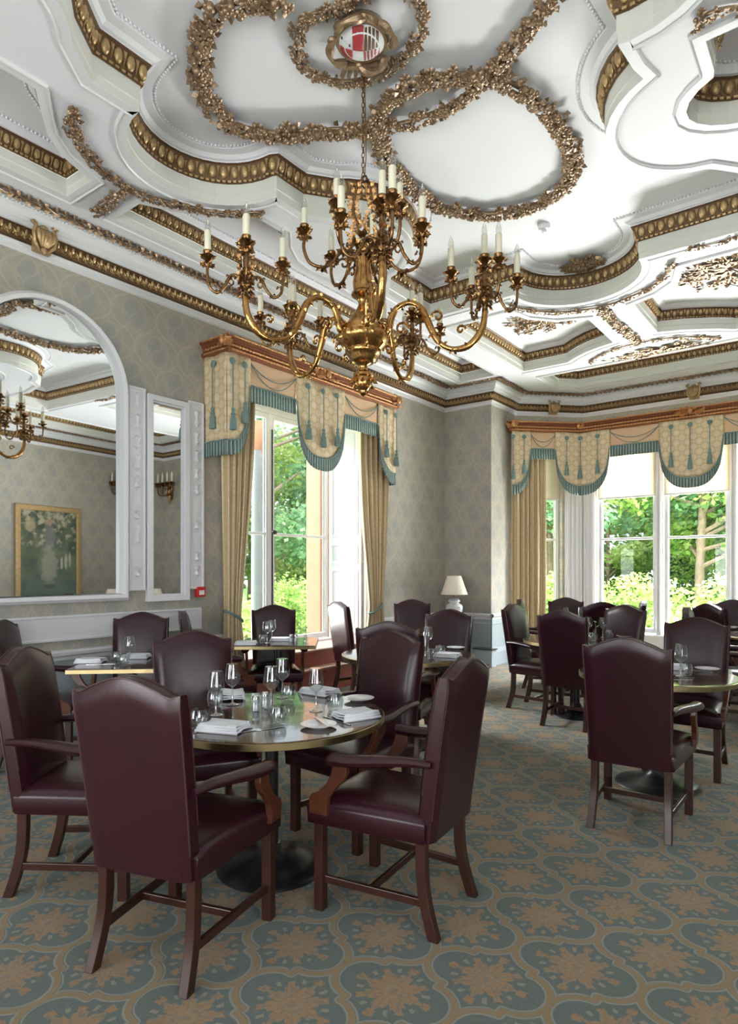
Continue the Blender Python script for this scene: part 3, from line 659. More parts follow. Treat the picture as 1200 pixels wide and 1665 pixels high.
for y_, s_ in ((W1[1] - .015, -1), (W1[0] + .015, 1)):   # panelled shutters lining the reveal
    q = MB(); q.box(((XL + X1) / 2, y_, 1.99), (.56, .025, 3.0))
    for z0, z1 in ((.62, 1.45), (1.55, 1.80), (1.92, 3.35)):
        for z in (z0, z1): q.box(((XL + X1) / 2, y_ + s_ * .016, z), (.44, .014, .03))
        for x in (-.22, .22): q.box(((XL + X1) / 2 + x, y_ + s_ * .016, (z0 + z1) / 2), (.03, .014, z1 - z0))
        q.box(((XL + X1) / 2, y_ + s_ * .012, (z0 + z1) / 2), (.34, .012, z1 - z0 - .1))
    q.build('shutter', M['trim'], w1, bevel=.004)
q = MB(); q.box((XL - .28, 5.585, 3.49), (.6, 2.27, .02)); q.build('soffit_board', M['trim'], w1)
q = MB()
for y_ in (W1[0] - .05, W1[1] + .05): q.box((XL + .02, y_, 1.95), (.04, .11, 3.1))
q.box((XL + .02, 5.585, 3.53), (.04, 2.4, .1)); struct(q.build('trim_architrave', M['trim'], bevel=.008))
stp = thing('window_step', 'two red-stained wooden steps with worn edges below the left window', 'step', (XL, 5.58, 0))
for nm, x0, x1, z0, z1 in (('upper_step', -.60, .02, .28, .47), ('lower_step', .02, .17, 0, .27)):
    q = MB(); q.box(((x0 + x1) / 2, 0, (z0 + z1) / 2 if nm == 'upper_step' else z1 / 2), (x1 - x0, 2.24, (z1 - z0) if nm == 'upper_step' else z1)); q.build(nm, M['steps'], stp, bevel=.006)
    q = MB(); q.box(((x0 + x1) / 2 + .012, 0, z1 + .012), (x1 - x0 + .02, 2.24, .024)); q.build('tread', M['tread'], stp, bevel=.008)
for a, b in BW:
    wi = window(); sash(wi, (a + .02, 10.60), (b - .02, 10.60), .47, 3.42, 1.95, (0, -1))
for (p, q_) in (((-3.6, 10.47), (-4.42, 9.65)), ((.55, 9.65), (-.27, 10.47))):
    p = Vector(p); q_ = Vector(q_); d = (q_ - p).normalized(); n = Vector((d.y, -d.x)); s0, s1 = ((.36, 1.0) if p.x < -2 else (.16, .80))
    wi = window(); sash(wi, p + d * (s0 + .02) + n * .13, p + d * (s1 - .02) + n * .13, .47, 3.42, 1.95, -n)
# reeded pilasters and mullion casings of the bay
def casing(c, wd, d, n, reeds):
    c = Vector((*c, 0)); d = Vector((*d, 0)).normalized(); n = Vector((*n, 0)).normalized(); rot = Matrix((d, n, Vector((0, 0, 1)))).transposed(); q = MB()
    q.box(c + n * .012 + Vector((0, 0, 1.93)), (wd, .03, 3.02), rot)
    for k in range(reeds): q.box(c + d * wd * ((k + .5) / reeds - .5) + n * .035 + Vector((0, 0, 1.95)), (wd / reeds * .45, .02, 2.9), rot)
    tn[0] += 1; struct(q.build(f'trim_{tn[0]}', M['trim'], bevel=.006))
for x in (-2.435, -1.435): casing((x, 10.47), .075, (1, 0), (0, -1), 2)
casing((-3.50, 10.47), .19, (1, 0), (0, -1), 3); casing((-.37, 10.47), .19, (1, 0), (0, -1), 3)
casing((-3.6 - .12, 10.47 - .12), .30, (1, 1), (1, -1), 4); casing((-.27 + .10, 10.47 - .10), .26, (-1, 1), (-1, -1), 4)
q = MB(); q.box((-1.93, 10.46, .44), (3.2, .14, .035)); struct(q.build('trim_sill', M['trim'], bevel=.006))
for a, b in BW:
    bl = thing('roller_blind', {0: 'leftmost cream roller blind pulled a third down in the bay front', 1: 'middle cream roller blind behind the central swag of the bay', 2: 'rightmost cream roller blind in the bay front'}[BW.index((a, b))], 'blind', ((a + b) / 2, 10.545, 3.4), 0, 'cream roller blinds in the bay')
    q = MB(); q.box((0, 0, -.40), (b - a - .04, .003, .78)); q.build('cloth', M['blind'], bl)
    q = MB(); q.tube([(-(b - a) / 2 + .03, 0, 0), ((b - a) / 2 - .03, 0, 0)], .022, 10); q.build('roller', M['trim'], bl)
    q = MB(); q.box((0, 0, -.79), (b - a - .04, .012, .025)); q.build('bottom_bar', M['trim'], bl)
p = Vector((-3.6, 10.47)); d = Vector((-.7071, -.7071)); n = Vector((-.7071, .7071)); c = p + d * .68 + n * .075
bl = thing('roller_blind', 'cream roller blind in the slanted bay window beside the tall curtain', 'blind', (c.x, c.y, 3.4), R(45), 'cream roller blinds in the bay')
q = MB(); q.box((0, 0, -.40), (.6, .003, .78)); q.build('cloth', M['blind'], bl); q = MB(); q.box((0, 0, -.79), (.6, .012, .025)); q.build('bottom_bar', M['trim'], bl)
for k, x in enumerate(((-2.3, -.6), (.7, 2.4))):   # added windows out of view, behind and right, that let the fill in
    wi = window(); sash(wi, (XL + (1.22, 4.22)[k], YF - .15), (XL + (2.88, 5.88)[k], YF - .15), .52, 3.48, 1.95, (0, 1))
    wi = window(); sash(wi, (XR + .15, YF + (1.02, 3.02)[k]), (XR + .15, YF + (2.38, 4.38)[k]), .52, 3.48, 1.95, (-1, 0))

# ------------------------------------------------------------------ pelmets with swags
def pathpos(P, s, off=0):
    for i in range(len(P) - 1):
        a, b = Vector(P[i]), Vector(P[i + 1]); L = (b - a).length
        if s <= L or i == len(P) - 2:
            d = (b - a).normalized(); return a + d * s + Vector((-d.y, d.x)) * off, d
        s -= L
def plen(P): return sum((Vector(b) - Vector(a)).length for a, b in zip(P, P[1:]))
def pelmet(label, P, z1, segs, crests, group=None):
    t = thing('window_pelmet', label, 'pelmet', (0, 0, 0)); zr = z1 - .165
    q = MB(); sweep(q, P, [(-.05, z1 - .01), (-.05, z1), (.07, z1), (.075, z1 - .02), (.045, z1 - .035), (.05, z1 - .05), (.03, z1 - .065), (.03, z1 - .10), (.05, z1 - .115), (.05, z1 - .14), (.02, z1 - .16), (-.05, z1 - .165), (-.05, z1 - .01)], closed=False)
    q.build('cornice_rail', M['raild'], t, sharp=30)
    for o_, z_, ra in ((.036, .083, .021), (.052, .130, .014), (.072, .008, .015)):
        q = MB(); pts = []
        for s in [i * .0225 for i in range(int(plen(P) / .0225))]:
            p, d = pathpos(P, s, o_); pts.append((p.x, p.y, z1 - z_))
        q.tube(pts, [ra if i % 2 else ra * .35 for i in range(len(pts))], 6); q.build('carved_bead', M['rail'], t, sharp=0)
    def dep(k, u, D0, D1):   # fabric bottom below the rail
        if k == 'flat': return D0
        v = {'full': abs(2 * u - 1), 'left': u, 'right': 1 - u, 'wrap': 0}[k]   # 'left': lowest at its start
        return D0 + .02 + (D1 - D0 - .02) * math.sqrt(max(0, 1 - v ** 2.6))
    for k, s0, s1 in segs:
        flat_ = k == 'flat'; off = .0 if flat_ else .022; D0, D1, F = .26, .85, .16
        n = max(6, int((s1 - s0) / .035)); q = MB()
        def pos(u, v, o=0, e=0):
            s = s0 + (s1 - s0) * u; p, d = pathpos(P, s, off + o + .006 * math.sin(u * 9 + v * 3)); return (p.x, p.y, zr + .02 - (dep(k, u, D0, D1) + .02 + e) * v)
        q.grid(n, 10, lambda u, v: pos(u, v), lambda u, v: (s0 + (s1 - s0) * u, pos(u, v)[2]))
        q.build('gathered_panel' if flat_ else 'swag', M['panelfab'] if flat_ else M['damask'], t, solid=.006, sharp=0)
        q = MB()
        cv = [Vector(pos(u / n, 1, .01)) for u in range(n + 1)]; arcl = [0]
        for a, b in zip(cv, cv[1:]): arcl.append(arcl[-1] + (b - a).length)
        fr = .17 if flat_ else .15
        q.grid(n, 2, lambda u, v: cv[round(u * n)] + Vector((0, 0, .012 - fr * v)), lambda u, v: (arcl[round(u * n)], v * fr))
        q.build('fringe', M['fringe'], t, solid=.008, sharp=0)
        q = MB(); q.tube([c + Vector((0, 0, .006)) for c in cv], .009, 6); q.build('braid', M['tassel'], t)
        if flat_:
            q = MB()
            for dd in (.12, .20):
                pts = []
                for i in range(13):
                    u = i / 12; p, d = pathpos(P, s0 + (s1 - s0) * u, .02); pts.append((p.x, p.y, zr - .03 - dd * 4 * u * (1 - u)))
                q.tube(pts, .0055, 5)
            q.build('draped_cord', M['tassel'], t)
        else:
            us = (.2, .5, .8) if k == 'full' else (.5,) if k == 'wrap' else ((.62, .04) if k == 'left' else (.38, .96))
            for u in us:
                p, d = pathpos(P, s0 + (s1 - s0) * u, off + .02); p2, _ = pathpos(P, s0 + (s1 - s0) * u, off + .032); D = dep(k, u, D0, D1) - .10
                if u == .5: D -= .03
                q = MB(); rot = Matrix((Vector((d.x, d.y, 0)), Vector((-d.y, d.x, 0)), Vector((0, 0, 1)))).transposed()
                q.lathe([(.034, 0), (.036, .006), (.022, .012), (.01, .016), (0, .018)], (p.x, p.y, zr - .08), 14, rot @ Matrix.Rotation(R(-90), 3, 'X')); q.build('rosette', M['tassel'], t)
                q = MB(); q.tube([(p2.x, p2.y, zr - .08), (p2.x, p2.y, zr - D + .2)], .006, 6); q.build('cord', M['tassel'], t)
                q = MB(); q.lathe([(.004, .22), (.014, .205), (.018, .19), (.010, .175), (.018, .165), (.022, .15), (.014, .14), (.026, .11), (.034, .0), (0, -.005)], (p2.x, p2.y, zr - D), 14, flute=7, fa=.1); q.build('tassel', M['tassel'], t)
    for s in crests:
        p, d = pathpos(P, s, .055); q = MB(); rg = random.Random(int(s * 100)); dd = Vector((d.x, d.y, 0)); n3 = Vector((-d.y, d.x, 0)); c = Vector((p.x, p.y, z1 - .075))
        wide = .24 if s == crests[len(crests) // 2] and len(crests) % 2 else .07
        for i in range(26 if wide > .1 else 14):
            o = rg.uniform(-1, 1); q.leaf(c + dd * o * wide * .6 + Vector((0, 0, rg.uniform(-.04, .05) * (1 - abs(o) * .5))) + n3 * .01, dd * (1 if o > 0 else -1) * rg.uniform(.2, 1) + Vector((0, 0, rg.uniform(-.2, 1))), n3, .09, .06, .4)
        q.ball(c + n3 * .02 + Vector((0, 0, .02)), (.035, .035, .045), 8, 6); q.build('crest', M['rail'], t, sharp=60)
    return t
PL = [(XL + .002, 6.90), (-4.88, 6.90), (-4.88, 4.11), (XL + .002, 4.11)]   # room on the LEFT of travel
def yat(px, X=-4.88): return onx(px, 900, X).y
def sL(y): return .358 + 6.90 - y
yb = [yat(613), yat(558), yat(480), yat(405)]
pelmet('carved copper-gilt pelmet with teal-fringed damask swags over the left window', PL, 3.73,
       [('left', .358, sL(yb[0])), ('flat', sL(yb[0]), sL(yb[1])), ('full', sL(yb[1]), sL(yb[2])), ('flat', sL(yb[2]), sL(yb[3])), ('right', sL(yb[3]), .358 + 2.79)]
       + [('wrap', 0, .358), ('wrap', .358 + 2.79, .716 + 2.79)], [.36, .358 + 1.395, .358 + 2.79])
Pb = [(.50, 9.46), (.41, 9.37), (-.30, 10.15), (-3.54, 10.15), (-4.345, 9.345), (-4.41, 9.41)]
Lb = plen(Pb)
def sB(px):   # along the front part
    x = ony(px, 900, 10.15).x; return Lb - plen(Pb[3:]) - (x + 3.54)
def sD(px):
    best = None
    for i in range(400):
        s = Lb - plen(Pb[3:]) + i / 400 * 1.138; p, d = pathpos(Pb, s); t_ = -math.sin(YAW) * p.x + math.cos(YAW) * p.y; u = 600 + FPX * (math.cos(YAW) * p.x + math.sin(YAW) * p.y) / t_
        if best is None or abs(u - px) < best[0]: best = (abs(u - px), s)
    return best[1]
cL = plen(Pb[3:]); s3 = Lb - cL; mid = s3 - 1.61
a1, a2, a3, a4 = sB(992), sB(1072), sB(1177), sB(1200)
bs = [('right', sD(862), Lb - .092), ('flat', sD(902), sD(862)), ('full', a1, sD(902)), ('flat', a2, a1), ('full', a3, a2)]
m2 = lambda s: 2 * mid - s
bs += [('flat', m2(a1), a3), ('full', m2(sD(902)), m2(a1)), ('flat', m2(sD(862)), m2(sD(902))), ('left', .128, m2(sD(862)))]
pelmet('long copper-gilt pelmet with fringed swags running round the bay window', Pb, 3.79, [(k, min(a, b), max(a, b)) for k, a, b in bs], [.128, s3 - 3.24, mid, s3, Lb - .092])

# ------------------------------------------------------------------ curtains
def curtain(label, top, bot, zt, zb, ztie, pinch, pull, folds, amp, seed):
    """top/bot: plan end points; the cloth narrows to `pinch` of its width at ztie and is pulled towards its first end"""
    t = thing('curtain', label, 'curtain', (0, 0, 0), 0, 'gold striped curtains'); a, b = Vector(top[0]), Vector(top[1]); d = (b - a); n = Vector((-d.y, d.x)).normalized(); rg = random.Random(seed)
    ph = [rg.uniform(-.5, .5) for _ in range(40)]; q = MB(); NU = folds * 10
    def wf(z):
        if ztie is None: return 1.0
        if z > ztie: k = (z - ztie) / (zt - ztie); return pinch + (1 - pinch) * (math.sin(min(1, k * 1.15) * PI / 2) ** 1.2)
        k = (ztie - z) / (ztie - zb); return pinch + (.62 - pinch) * min(1, k * 1.6) ** .8
    def f(u, v):
        z = zt + (zb - zt) * v; k = wf(z); s = pull + (u - pull) * k; p = a + d * s
        o = amp * (.5 + .5 * k) * math.sin((u * folds + .25 * math.sin(u * 7 + seed)) * 2 * PI + .5 * math.sin(v * 3 + seed)) + amp * .3 * math.sin(u * folds * 4.4 * PI + ph[int(u * 30)] * .2)
        return (p.x + n.x * o, p.y + n.y * o, z)
    q.grid(NU, 40, f, lambda u, v: (u * d.length * 1.9, (zt - zb) * v)); q.build('drape', M['curtain'], t, sharp=0, solid=.004)
    if ztie is not None:
        q = MB(); c = a + d * pull; w_ = d.length * pinch
        pts = [(c.x + d.normalized().x * w_ * (.5 - pull) + d.normalized().x * (w_ * .56) * math.cos(x) + n.x * (amp * 1.25) * math.sin(x), c.y + d.normalized().y * w_ * (.5 - pull) + d.normalized().y * (w_ * .56) * math.cos(x) + n.y * (amp * 1.25) * math.sin(x), ztie + .06 * (math.cos(x) * (-1 if pull < .5 else 1))) for x in [i * 2 * PI / 24 for i in range(24)]]
        q.tube(pts, .014, 7, closed=True); q.build('tieback', M['tassel'], t)
    return t
curtain('gold striped curtain tied back at the left side of the left window', ((-5.05, 4.19), (-5.05, onx(414, 900, -5.05).y)), None, 3.56, .02, .98, .46, .15, 6, .045, 1)
curtain('slim gold striped curtain tied back at the right side of the left window', ((-5.03, onx(628, 900, -5.03).y), (-5.03, onx(583, 900, -5.03).y)), None, 3.56, .02, .95, .38, .35, 5, .05, 2)
curtain('tall straight gold striped curtain at the left end of the bay', ((-4.355, 9.375), (-3.985, 9.82)), None, 3.60, .02, None, 1, 0, 6, .045, 3)
# ------------------------------------------------------------------ mirrors, carved panels, alarm
am = thing('arched_mirror', 'large white framed mirror with a rounded top on the left wall', 'mirror', (XL, 2.55, 0))
def archp(r, zb, zc, n=24): return [(-r, zb), (r, zb)] + [(r * math.cos(PI * i / n), zc + r * math.sin(PI * i / n)) for i in range(n + 1)]
o_, i_ = archp(.68, 1.18, 3.0), archp(.615, 1.245, 3.0)
q = MB(); m_ = archp(.655, 1.205, 3.0)
rings = [(o_, 0), (o_, .05), (m_, .08), (archp(.635, 1.225, 3.0), .078), (archp(.625, 1.235, 3.0), .07), (i_, .001)]
vs = [(x, u, v) for pl, x in rings for u, v in pl]; n_ = len(o_)
q.add(vs, [(i * n_ + k, i * n_ + (k + 1) % n_, (i + 1) * n_ + (k + 1) % n_, (i + 1) * n_ + k) for i in range(len(rings) - 1) for k in range(n_)]); q.build('frame', M['trim'], am, sharp=35)
q = MB(); TL = math.tan(R(-3.0)); q.prism(i_, .032, .040, lambda u, v, d: (d + u * TL, u, v)); q.build('glass', M['mirror'], am, sharp=0)
rm = thing('narrow_mirror', 'narrow upright white framed mirror between two carved panels', 'mirror', (XL, 3.66, 0))
q = MB()
for y_ in (-.205, .205): q.box((.025, y_, 2.12), (.05, .05, 1.92))
for z_ in (1.185, 3.055): q.box((.025, 0, z_), (.05, .46, .05))
for y_ in (-.172, .172): q.box((.016, y_, 2.12), (.03, .02, 1.84))
for z_ in (1.215, 3.02): q.box((.016, 0, z_), (.03, .36, .02))
q.build('frame', M['trim'], rm, sharp=0); q = MB(); q.box((.008, 0, 2.12), (.008, .345, 1.83)); q.build('glass', M['mirror'], rm, sharp=0)
for y0, y1, lab in ((3.245, 3.415, 'carved white panel of hanging trophies between the two mirrors'), (3.90, 4.075, 'carved white panel of hanging trophies right of the narrow mirror')):
    cp = thing('carved_panel', lab, 'wall panel', (XL, (y0 + y1) / 2, 0), 0, 'carved white wall panels'); wd = y1 - y0; q = MB(); q.box((.012, 0, 2.19), (.024, wd, 1.86)); q.build('board', M['trim'], cp, bevel=.005)
    q = MB()
    for y_ in (-wd / 2 + .012, wd / 2 - .012): q.box((.03, y_, 2.19), (.016, .02, 1.84))
    for z_ in (1.275, 3.105): q.box((.03, 0, z_), (.016, wd, .02))
    q.build('moulding', M['trim'], cp, bevel=.005)
    rg = random.Random(int(y0 * 10)); q = MB(); z = 1.38
    while z < 3.0:
        h_ = rg.uniform(.10, .22)
        a = rg.choice((0, 0, 2))
        if a == 0: q.lathe([(0, -h_ / 2), (.028, -h_ * .3), (.012, 0), (.032, h_ * .3), (0, h_ / 2)], (.024, 0, z + h_ / 2), 8)
        elif a == 1:
            q.bar((.03, -.04, z), (.03, .04, z + h_), .014); q.bar((.03, .04, z), (.03, -.04, z + h_), .014)
        else: q.add([(.024, -.045, z), (.024, .045, z), (.024, .045, z + h_), (.024, -.045, z + h_), (.045, 0, z + h_ * .6)], [(0, 1, 4), (1, 2, 4), (2, 3, 4), (3, 0, 4)], False)
        z += h_ + .03
    q.build('carving', M['trim'], cp, sharp=40)
al = thing('fire_alarm_point', 'small red fire alarm call point on the wall beside the left curtain', 'fire alarm', (XL, 4.03, 1.235))
q = MB(); q.box((.025, 0, 0), (.05, .10, .10)); q.build('housing', M['red'], al, bevel=.006); q = MB(); q.box((.052, 0, -.008), (.004, .06, .045)); q.build('label_plate', M['china'], al)
# ------------------------------------------------------------------ opposite wall, seen in the mirrors
pt = thing('framed_painting', 'gilt framed painting of a standing figure in a garden, seen in the arched mirror', 'painting', (XR, 7.15, 0), 0)
q = MB()
for y_ in (-.65, .65): q.box((-.03, y_, 1.78), (.06, .11, 1.94))
for z_ in (.865, 2.695): q.box((-.03, 0, z_), (.06, 1.40, .11))
q.build('frame', M['gilt'], pt, bevel=.02)
m, nt, p = newmat('painted_garden_scene'); vec, (x, y, z) = coords(nt)
n1 = nz(nt, vec, 3.2, 5); n2 = nz(nt, vec, 9, 4)
c = mixc(nt, n1.step(.35, .65), (.035, .06, .045), (.12, .14, .08)); c = mixc(nt, (z * -1 + 1.5).step(0, .5) * .6, c, (.06, .13, .14))
c = mixc(nt, (n2 + z * .15).step(.82, 1.0) * z.gt(1.9), c, (.40, .36, .26))
def blob(cx, cz, rx, rz, col, c, a=.9):
    d = (((y - cx) / rx).pow(2) + ((z - cz) / rz).pow(2)).sqrt() + n2 * .5 - .25; return mixc(nt, d.step(1.1, .8) * a, c, col)
def blob2(cx, cz, rx, rz, col, c, a=.9):
    u = (y - cx) / rx; v = (z - cz) / rz; d = (u * u + v * v).sqrt() + n2 * 1.3 - .65 + n1 * .5 - .25; return mixc(nt, d.step(1.25, .7) * a * (n3 * .5 + .6).min(1), c, col)
n3 = nz(nt, vec, 26, 3)
for args in ((.0, 2.1, .11, .28, (.16, .17, .19)), (0, 1.55, .17, .42, (.33, .31, .26)), (0, 2.43, .06, .075, (.36, .22, .15)), (.36, 1.62, .035, .15, (.5, .5, .42)), (.27, 1.6, .03, .14, (.5, .5, .42)), (.45, 1.66, .03, .13, (.45, .45, .38)), (-.4, 2.35, .1, .13, (.4, .32, .2)), (0, 1.12, .13, .05, (.03, .03, .04))): c = blob2(*args, c)
nt.links.new(c, p.inputs['Base Color']); p.inputs['Roughness'].default_value = .3
q = MB(); q.box((-.02, 0, 1.78), (.02, 1.22, 1.74)); q.build('canvas', m, pt, sharp=0)
# ------------------------------------------------------------------ outside
gd = flat('ground_garden', [(-60, -30), (60, -30), (60, 80), (-60, 80)], -.6, M['grass'])
def pillar(x, y, r, label, mat, sq=False):
    t = thing('stone_pillar', label, 'pillar', (x, y, -.6))
    q = MB()
    if sq: q.box((0, 0, 2.6), (r * 2, r * 2, 5.2))
    else: q.lathe([(r * 1.25, 0), (r * 1.25, .2), (r, .3), (r * .9, 3.6), (r, 3.7)], n=20)
    q.build('shaft', mat, t, bevel=.01 if sq else 0)
    if not sq:
        q = MB(); q.lathe([(r * .95, 3.65), (r * 1.3, 3.9), (r * 1.45, 4.0), (r * 1.45, 4.1)], n=12, flute=4, fa=.08); q.build('capital', M['stone'], t)
pillar(-6.62, 6.10, .10, 'round grey porch pillar outside the left window', M['greystone'])
pillar(-6.3, 7.02, .14, 'square pink sandstone pier outside the right edge of the left window', M['stone'], True)
def leaves(name, mat, parent, blobs, n, sz, seed, flat_=.6):
    rg = random.Random(seed); vs = []; fs = []
    for i in range(n):
        c, r_ = blobs[rg.randrange(len(blobs))]; v = Vector((rg.gauss(0, 1), rg.gauss(0, 1), rg.gauss(0, 1))).normalized() * r_ * rg.uniform(.45, 1.05); v.z *= flat_; p = c + v
        d = Vector((rg.gauss(0, 1), rg.gauss(0, 1), rg.gauss(0, .5) - .3)).normalized(); x = d.cross(Vector((rg.gauss(0, 1), rg.gauss(0, 1), rg.gauss(0, 1)))).normalized(); s = sz * rg.uniform(.6, 1.3)
        k = len(vs); vs += [p, p + d * s * .5 + x * s * .3, p + d * s, p + d * s * .5 - x * s * .3]; fs.append((k, k + 1, k + 2, k + 3))
    me = bpy.data.meshes.new(name); me.from_pydata(vs, [], fs); me.materials.append(mat); o = bpy.data.objects.new(name, me); C.objects.link(o)
    if parent: o.parent = parent
    return o
def tree(label, x, y, h, r_, mat, seed, n=7000, sz=.16, lean=0, trunk=.16, low=.35):
    rg = random.Random(seed); t = thing('garden_tree', label, 'tree', (x, y, -.6), 0, 'trees and shrubs in the garden'); q = MB()
    tp = Vector((lean, 0, h * .85)); q.tube([(0, 0, 0), (lean * .2, .05, h * .3), (lean * .6, -.05, h * .6), tp], [trunk, trunk * .8, trunk * .6, trunk * .25], 9); bl = []
    for k in range(15):
        z0 = h * rg.uniform(low, .8); a = rg.random() * 2 * PI; L_ = r_ * rg.uniform(.55, 1.0); b0 = Vector((lean * z0 / h * .9, 0, z0)); b1 = b0 + Vector((math.cos(a) * L_, math.sin(a) * L_, rg.uniform(.1, 1.1)))
        q.tube([b0, b0.lerp(b1, .5) + Vector((0, 0, .2)), b1], [trunk * .4, trunk * .25, .02], 6); bl.append((b1, rg.uniform(.5, 1.0) * r_ * .42)); bl.append((b0.lerp(b1, .6), r_ * .32))
    q.build('trunk', M['bark'], t); leaves('foliage', mat, t, bl, n, sz, seed)
def shrub(label, x, y, w_, h, mat, seed, n=3500, sz=.10):
    rg = random.Random(seed); t = thing('garden_shrub', label, 'shrub', (x, y, -.6), 0, 'trees and shrubs in the garden'); bl = [(Vector((rg.uniform(-w_, w_) * .7, rg.uniform(-w_, w_) * .5, h * rg.uniform(.25, .8))), w_ * .42) for _ in range(9)]
    q = MB()
    for c, _ in bl: q.tube([(0, 0, 0), c * .5 + Vector((0, 0, .1)), c], [.04, .03, .01], 5)
    q.build('stem', M['bark'], t); leaves('foliage', mat, t, bl, n, sz, seed, .9)
tree('leaning-trunk tree seen through the left light of the bay window', -2.95, 16.2, 6.6, 2.3, M['leafA'], 11, lean=.25, trunk=.13, n=9000, low=.3)
tree('thick-trunked tree seen through the middle light of the bay window', -2.35, 18.6, 8.0, 2.8, M['leafB'], 12, trunk=.24, n=10000, low=.34)
tree('blue-green tree to the right beyond the bay window', -.2, 17.4, 7.0, 2.6, M['leafB'], 13, n=7500)
tree('tree beyond the slanted bay window', -6.6, 16.5, 7.0, 2.6, M['leafB'], 14, n=7000)
tree('far yellow-green tree behind the bay garden', -4.6, 25, 7.5, 3.6, M['leafC'], 15, n=9000, sz=.22)
tree('far tree at the right behind the bay garden', .8, 26, 8, 3.8, M['leafA'], 16, n=9000, sz=.22)
HG = [(-8.6, 22.5, 'leafB'), (-6.6, 21.6, 'leafC'), (-5.4, 22.8, 'leafA'), (-3.8, 22.0, 'leafB'), (-2.0, 23.6, 'leafA'), (-.4, 22.6, 'leafC'), (1.2, 23.4, 'leafB'), (-16.5, 11.8, 'leafB'), (-17.4, 14.2, 'leafC'), (-16.2, 9.0, 'leafC'), (-15.0, 16.2, 'leafA')]
for i, (x, y, m_) in enumerate(HG):
    tree(['deep hedge tree far left behind the slanted bay window', 'pale hedge tree behind the tall bay curtain side', 'hedge tree left of the leaning trunk', 'blue-green hedge tree behind the leaning trunk', 'hedge tree between the two bay trunks', 'pale hedge tree right of the thick trunk', 'hedge tree at the far right of the bay garden',
          'blue-green hedge tree outside the left window', 'pale hedge tree outside the left window, right of the others', 'pale hedge tree outside the left window, left of the others', 'bright hedge tree outside the left window, farthest right'][i], x, y, 5.6, 2.0, M[m_], 60 + i, n=5200, sz=.2, low=.12, trunk=.1)
for i, (x, y, w_, h, m_) in enumerate(((-3.9, 14.4, 1.3, 1.9, 'leafC'), (-1.7, 14.0, 1.3, 2.0, 'leafA'), (.3, 14.6, 1.4, 2.4, 'leafC'), (-5.6, 14.0, 1.3, 2.0, 'leafA'), (-2.9, 19.6, 2.2, 3.2, 'leafC'), (-1.0, 20.2, 2.2, 3.4, 'leafC'))):
    shrub(['low yellow-green shrub left of the leaning tree', 'bright green bush low in the middle bay light', 'tall yellow-green shrub at the right of the bay garden', 'bush seen past the slanted bay window', 'pale shrub between the bay tree trunks', 'pale shrub behind the thick tree trunk'][i], x, y, w_, h, M[m_], 30 + i, n=3800, sz=.11)
tree('tall blue-green tree outside the left window', -14.2, 13.6, 8.5, 3.2, M['leafB'], 21, n=9000, sz=.20, low=.25)
tree('bright tree further left outside the left window', -15.5, 10.2, 7.5, 2.8, M['leafA'], 22, n=8000, sz=.2, low=.2)
tree('far pale tree outside the left window', -20, 18, 8.5, 4, M['leafC'], 23, n=8000, sz=.26, low=.15)
for i, (x, y, w_, h, m_) in enumerate(((-10.6, 9.6, 1.3, 1.4, 'leafC'), (-11.6, 11.6, 1.5, 2.0, 'leafA'), (-10.2, 7.6, 1.2, 1.3, 'leafA'))):
    shrub(['yellow-green shrub low outside the left window', 'rounded bush right of the yellow-green shrub outside the left window', 'dark-stemmed bush at the left edge outside the left window'][i], x, y, w_, h, M[m_], 40 + i)
# ------------------------------------------------------------------ chandelier
CX, CY = -2.44, 3.12
ch = thing('chandelier', 'large two-tier ornate brass chandelier with ivory candle lights hanging on a chain', 'chandelier', (CX, CY, 0))
q = MB(); z = 4.60; i = 0
q.lathe([(.03, 4.62), (.035, 4.60), (.012, 4.585)], n=12)
while z > 3.90:
    e = Matrix.Rotation(R(90 * (i % 2) + 20), 3, 'Z'); q.tube([e @ Vector((.009 * math.cos(a), 0, .019 * math.sin(a))) + Vector((0, 0, z - .02)) for a in [k * PI / 4 for k in range(8)]], .0032, 5, closed=True); z -= .031; i += 1
q.build('chain', M['brassd'], ch)
q = MB(); q.tube([(.012, .0, 4.6), (.014, .004, 4.3), (.020, .004, 4.0), (.012, 0, 3.88)], .003, 5); q.build('cable', M['brassd'], ch)
def acanth(q, c, r_, n, rg, up=1, L=.05):
    for k in range(n):
        a = 2 * PI * k / n + rg.uniform(-.2, .2); d = Vector((math.cos(a), math.sin(a), .6 * up)); q.leaf(Vector(c) + Vector((math.cos(a), math.sin(a), 0)) * r_, d + Vector((0, 0, rg.uniform(-.4, .4))), Vector((math.cos(a), math.sin(a), -1 * up)), L, L * .62, .4)
rg = random.Random(8)
q = MB(); q.lathe([(0, 3.50), (.03, 3.48), (.042, 3.45), (.03, 3.42), (.055, 3.40), (.062, 3.37), (.045, 3.34), (.05, 3.30), (.066, 3.24), (.058, 3.18), (.072, 3.165), (.074, 3.15), (.04, 3.13), (.028, 3.10), (.034, 3.08), (.05, 3.05), (.078, 3.02), (.10, 2.97), (.104, 2.955), (.135, 2.95), (.14, 2.93), (.135, 2.905), (.12, 2.90)], n=24)
q.build('column', M['brass'], ch, sharp=50)
q = MB(); q.lathe([(.12, 2.91), (.155, 2.905), (.160, 2.89), (.150, 2.865), (.125, 2.835), (.105, 2.815), (.11, 2.80), (.10, 2.785), (.085, 2.77), (.082, 2.75), (.06, 2.73)], n=48, flute=24, fa=.03)
q.lathe([(.06, 2.735), (.03, 2.715), (.025, 2.69), (.035, 2.675), (.06, 2.665), (.062, 2.65), (.052, 2.64), (.058, 2.615), (.05, 2.585), (.03, 2.565), (.022, 2.55), (.026, 2.54), (0, 2.525)], n=20)
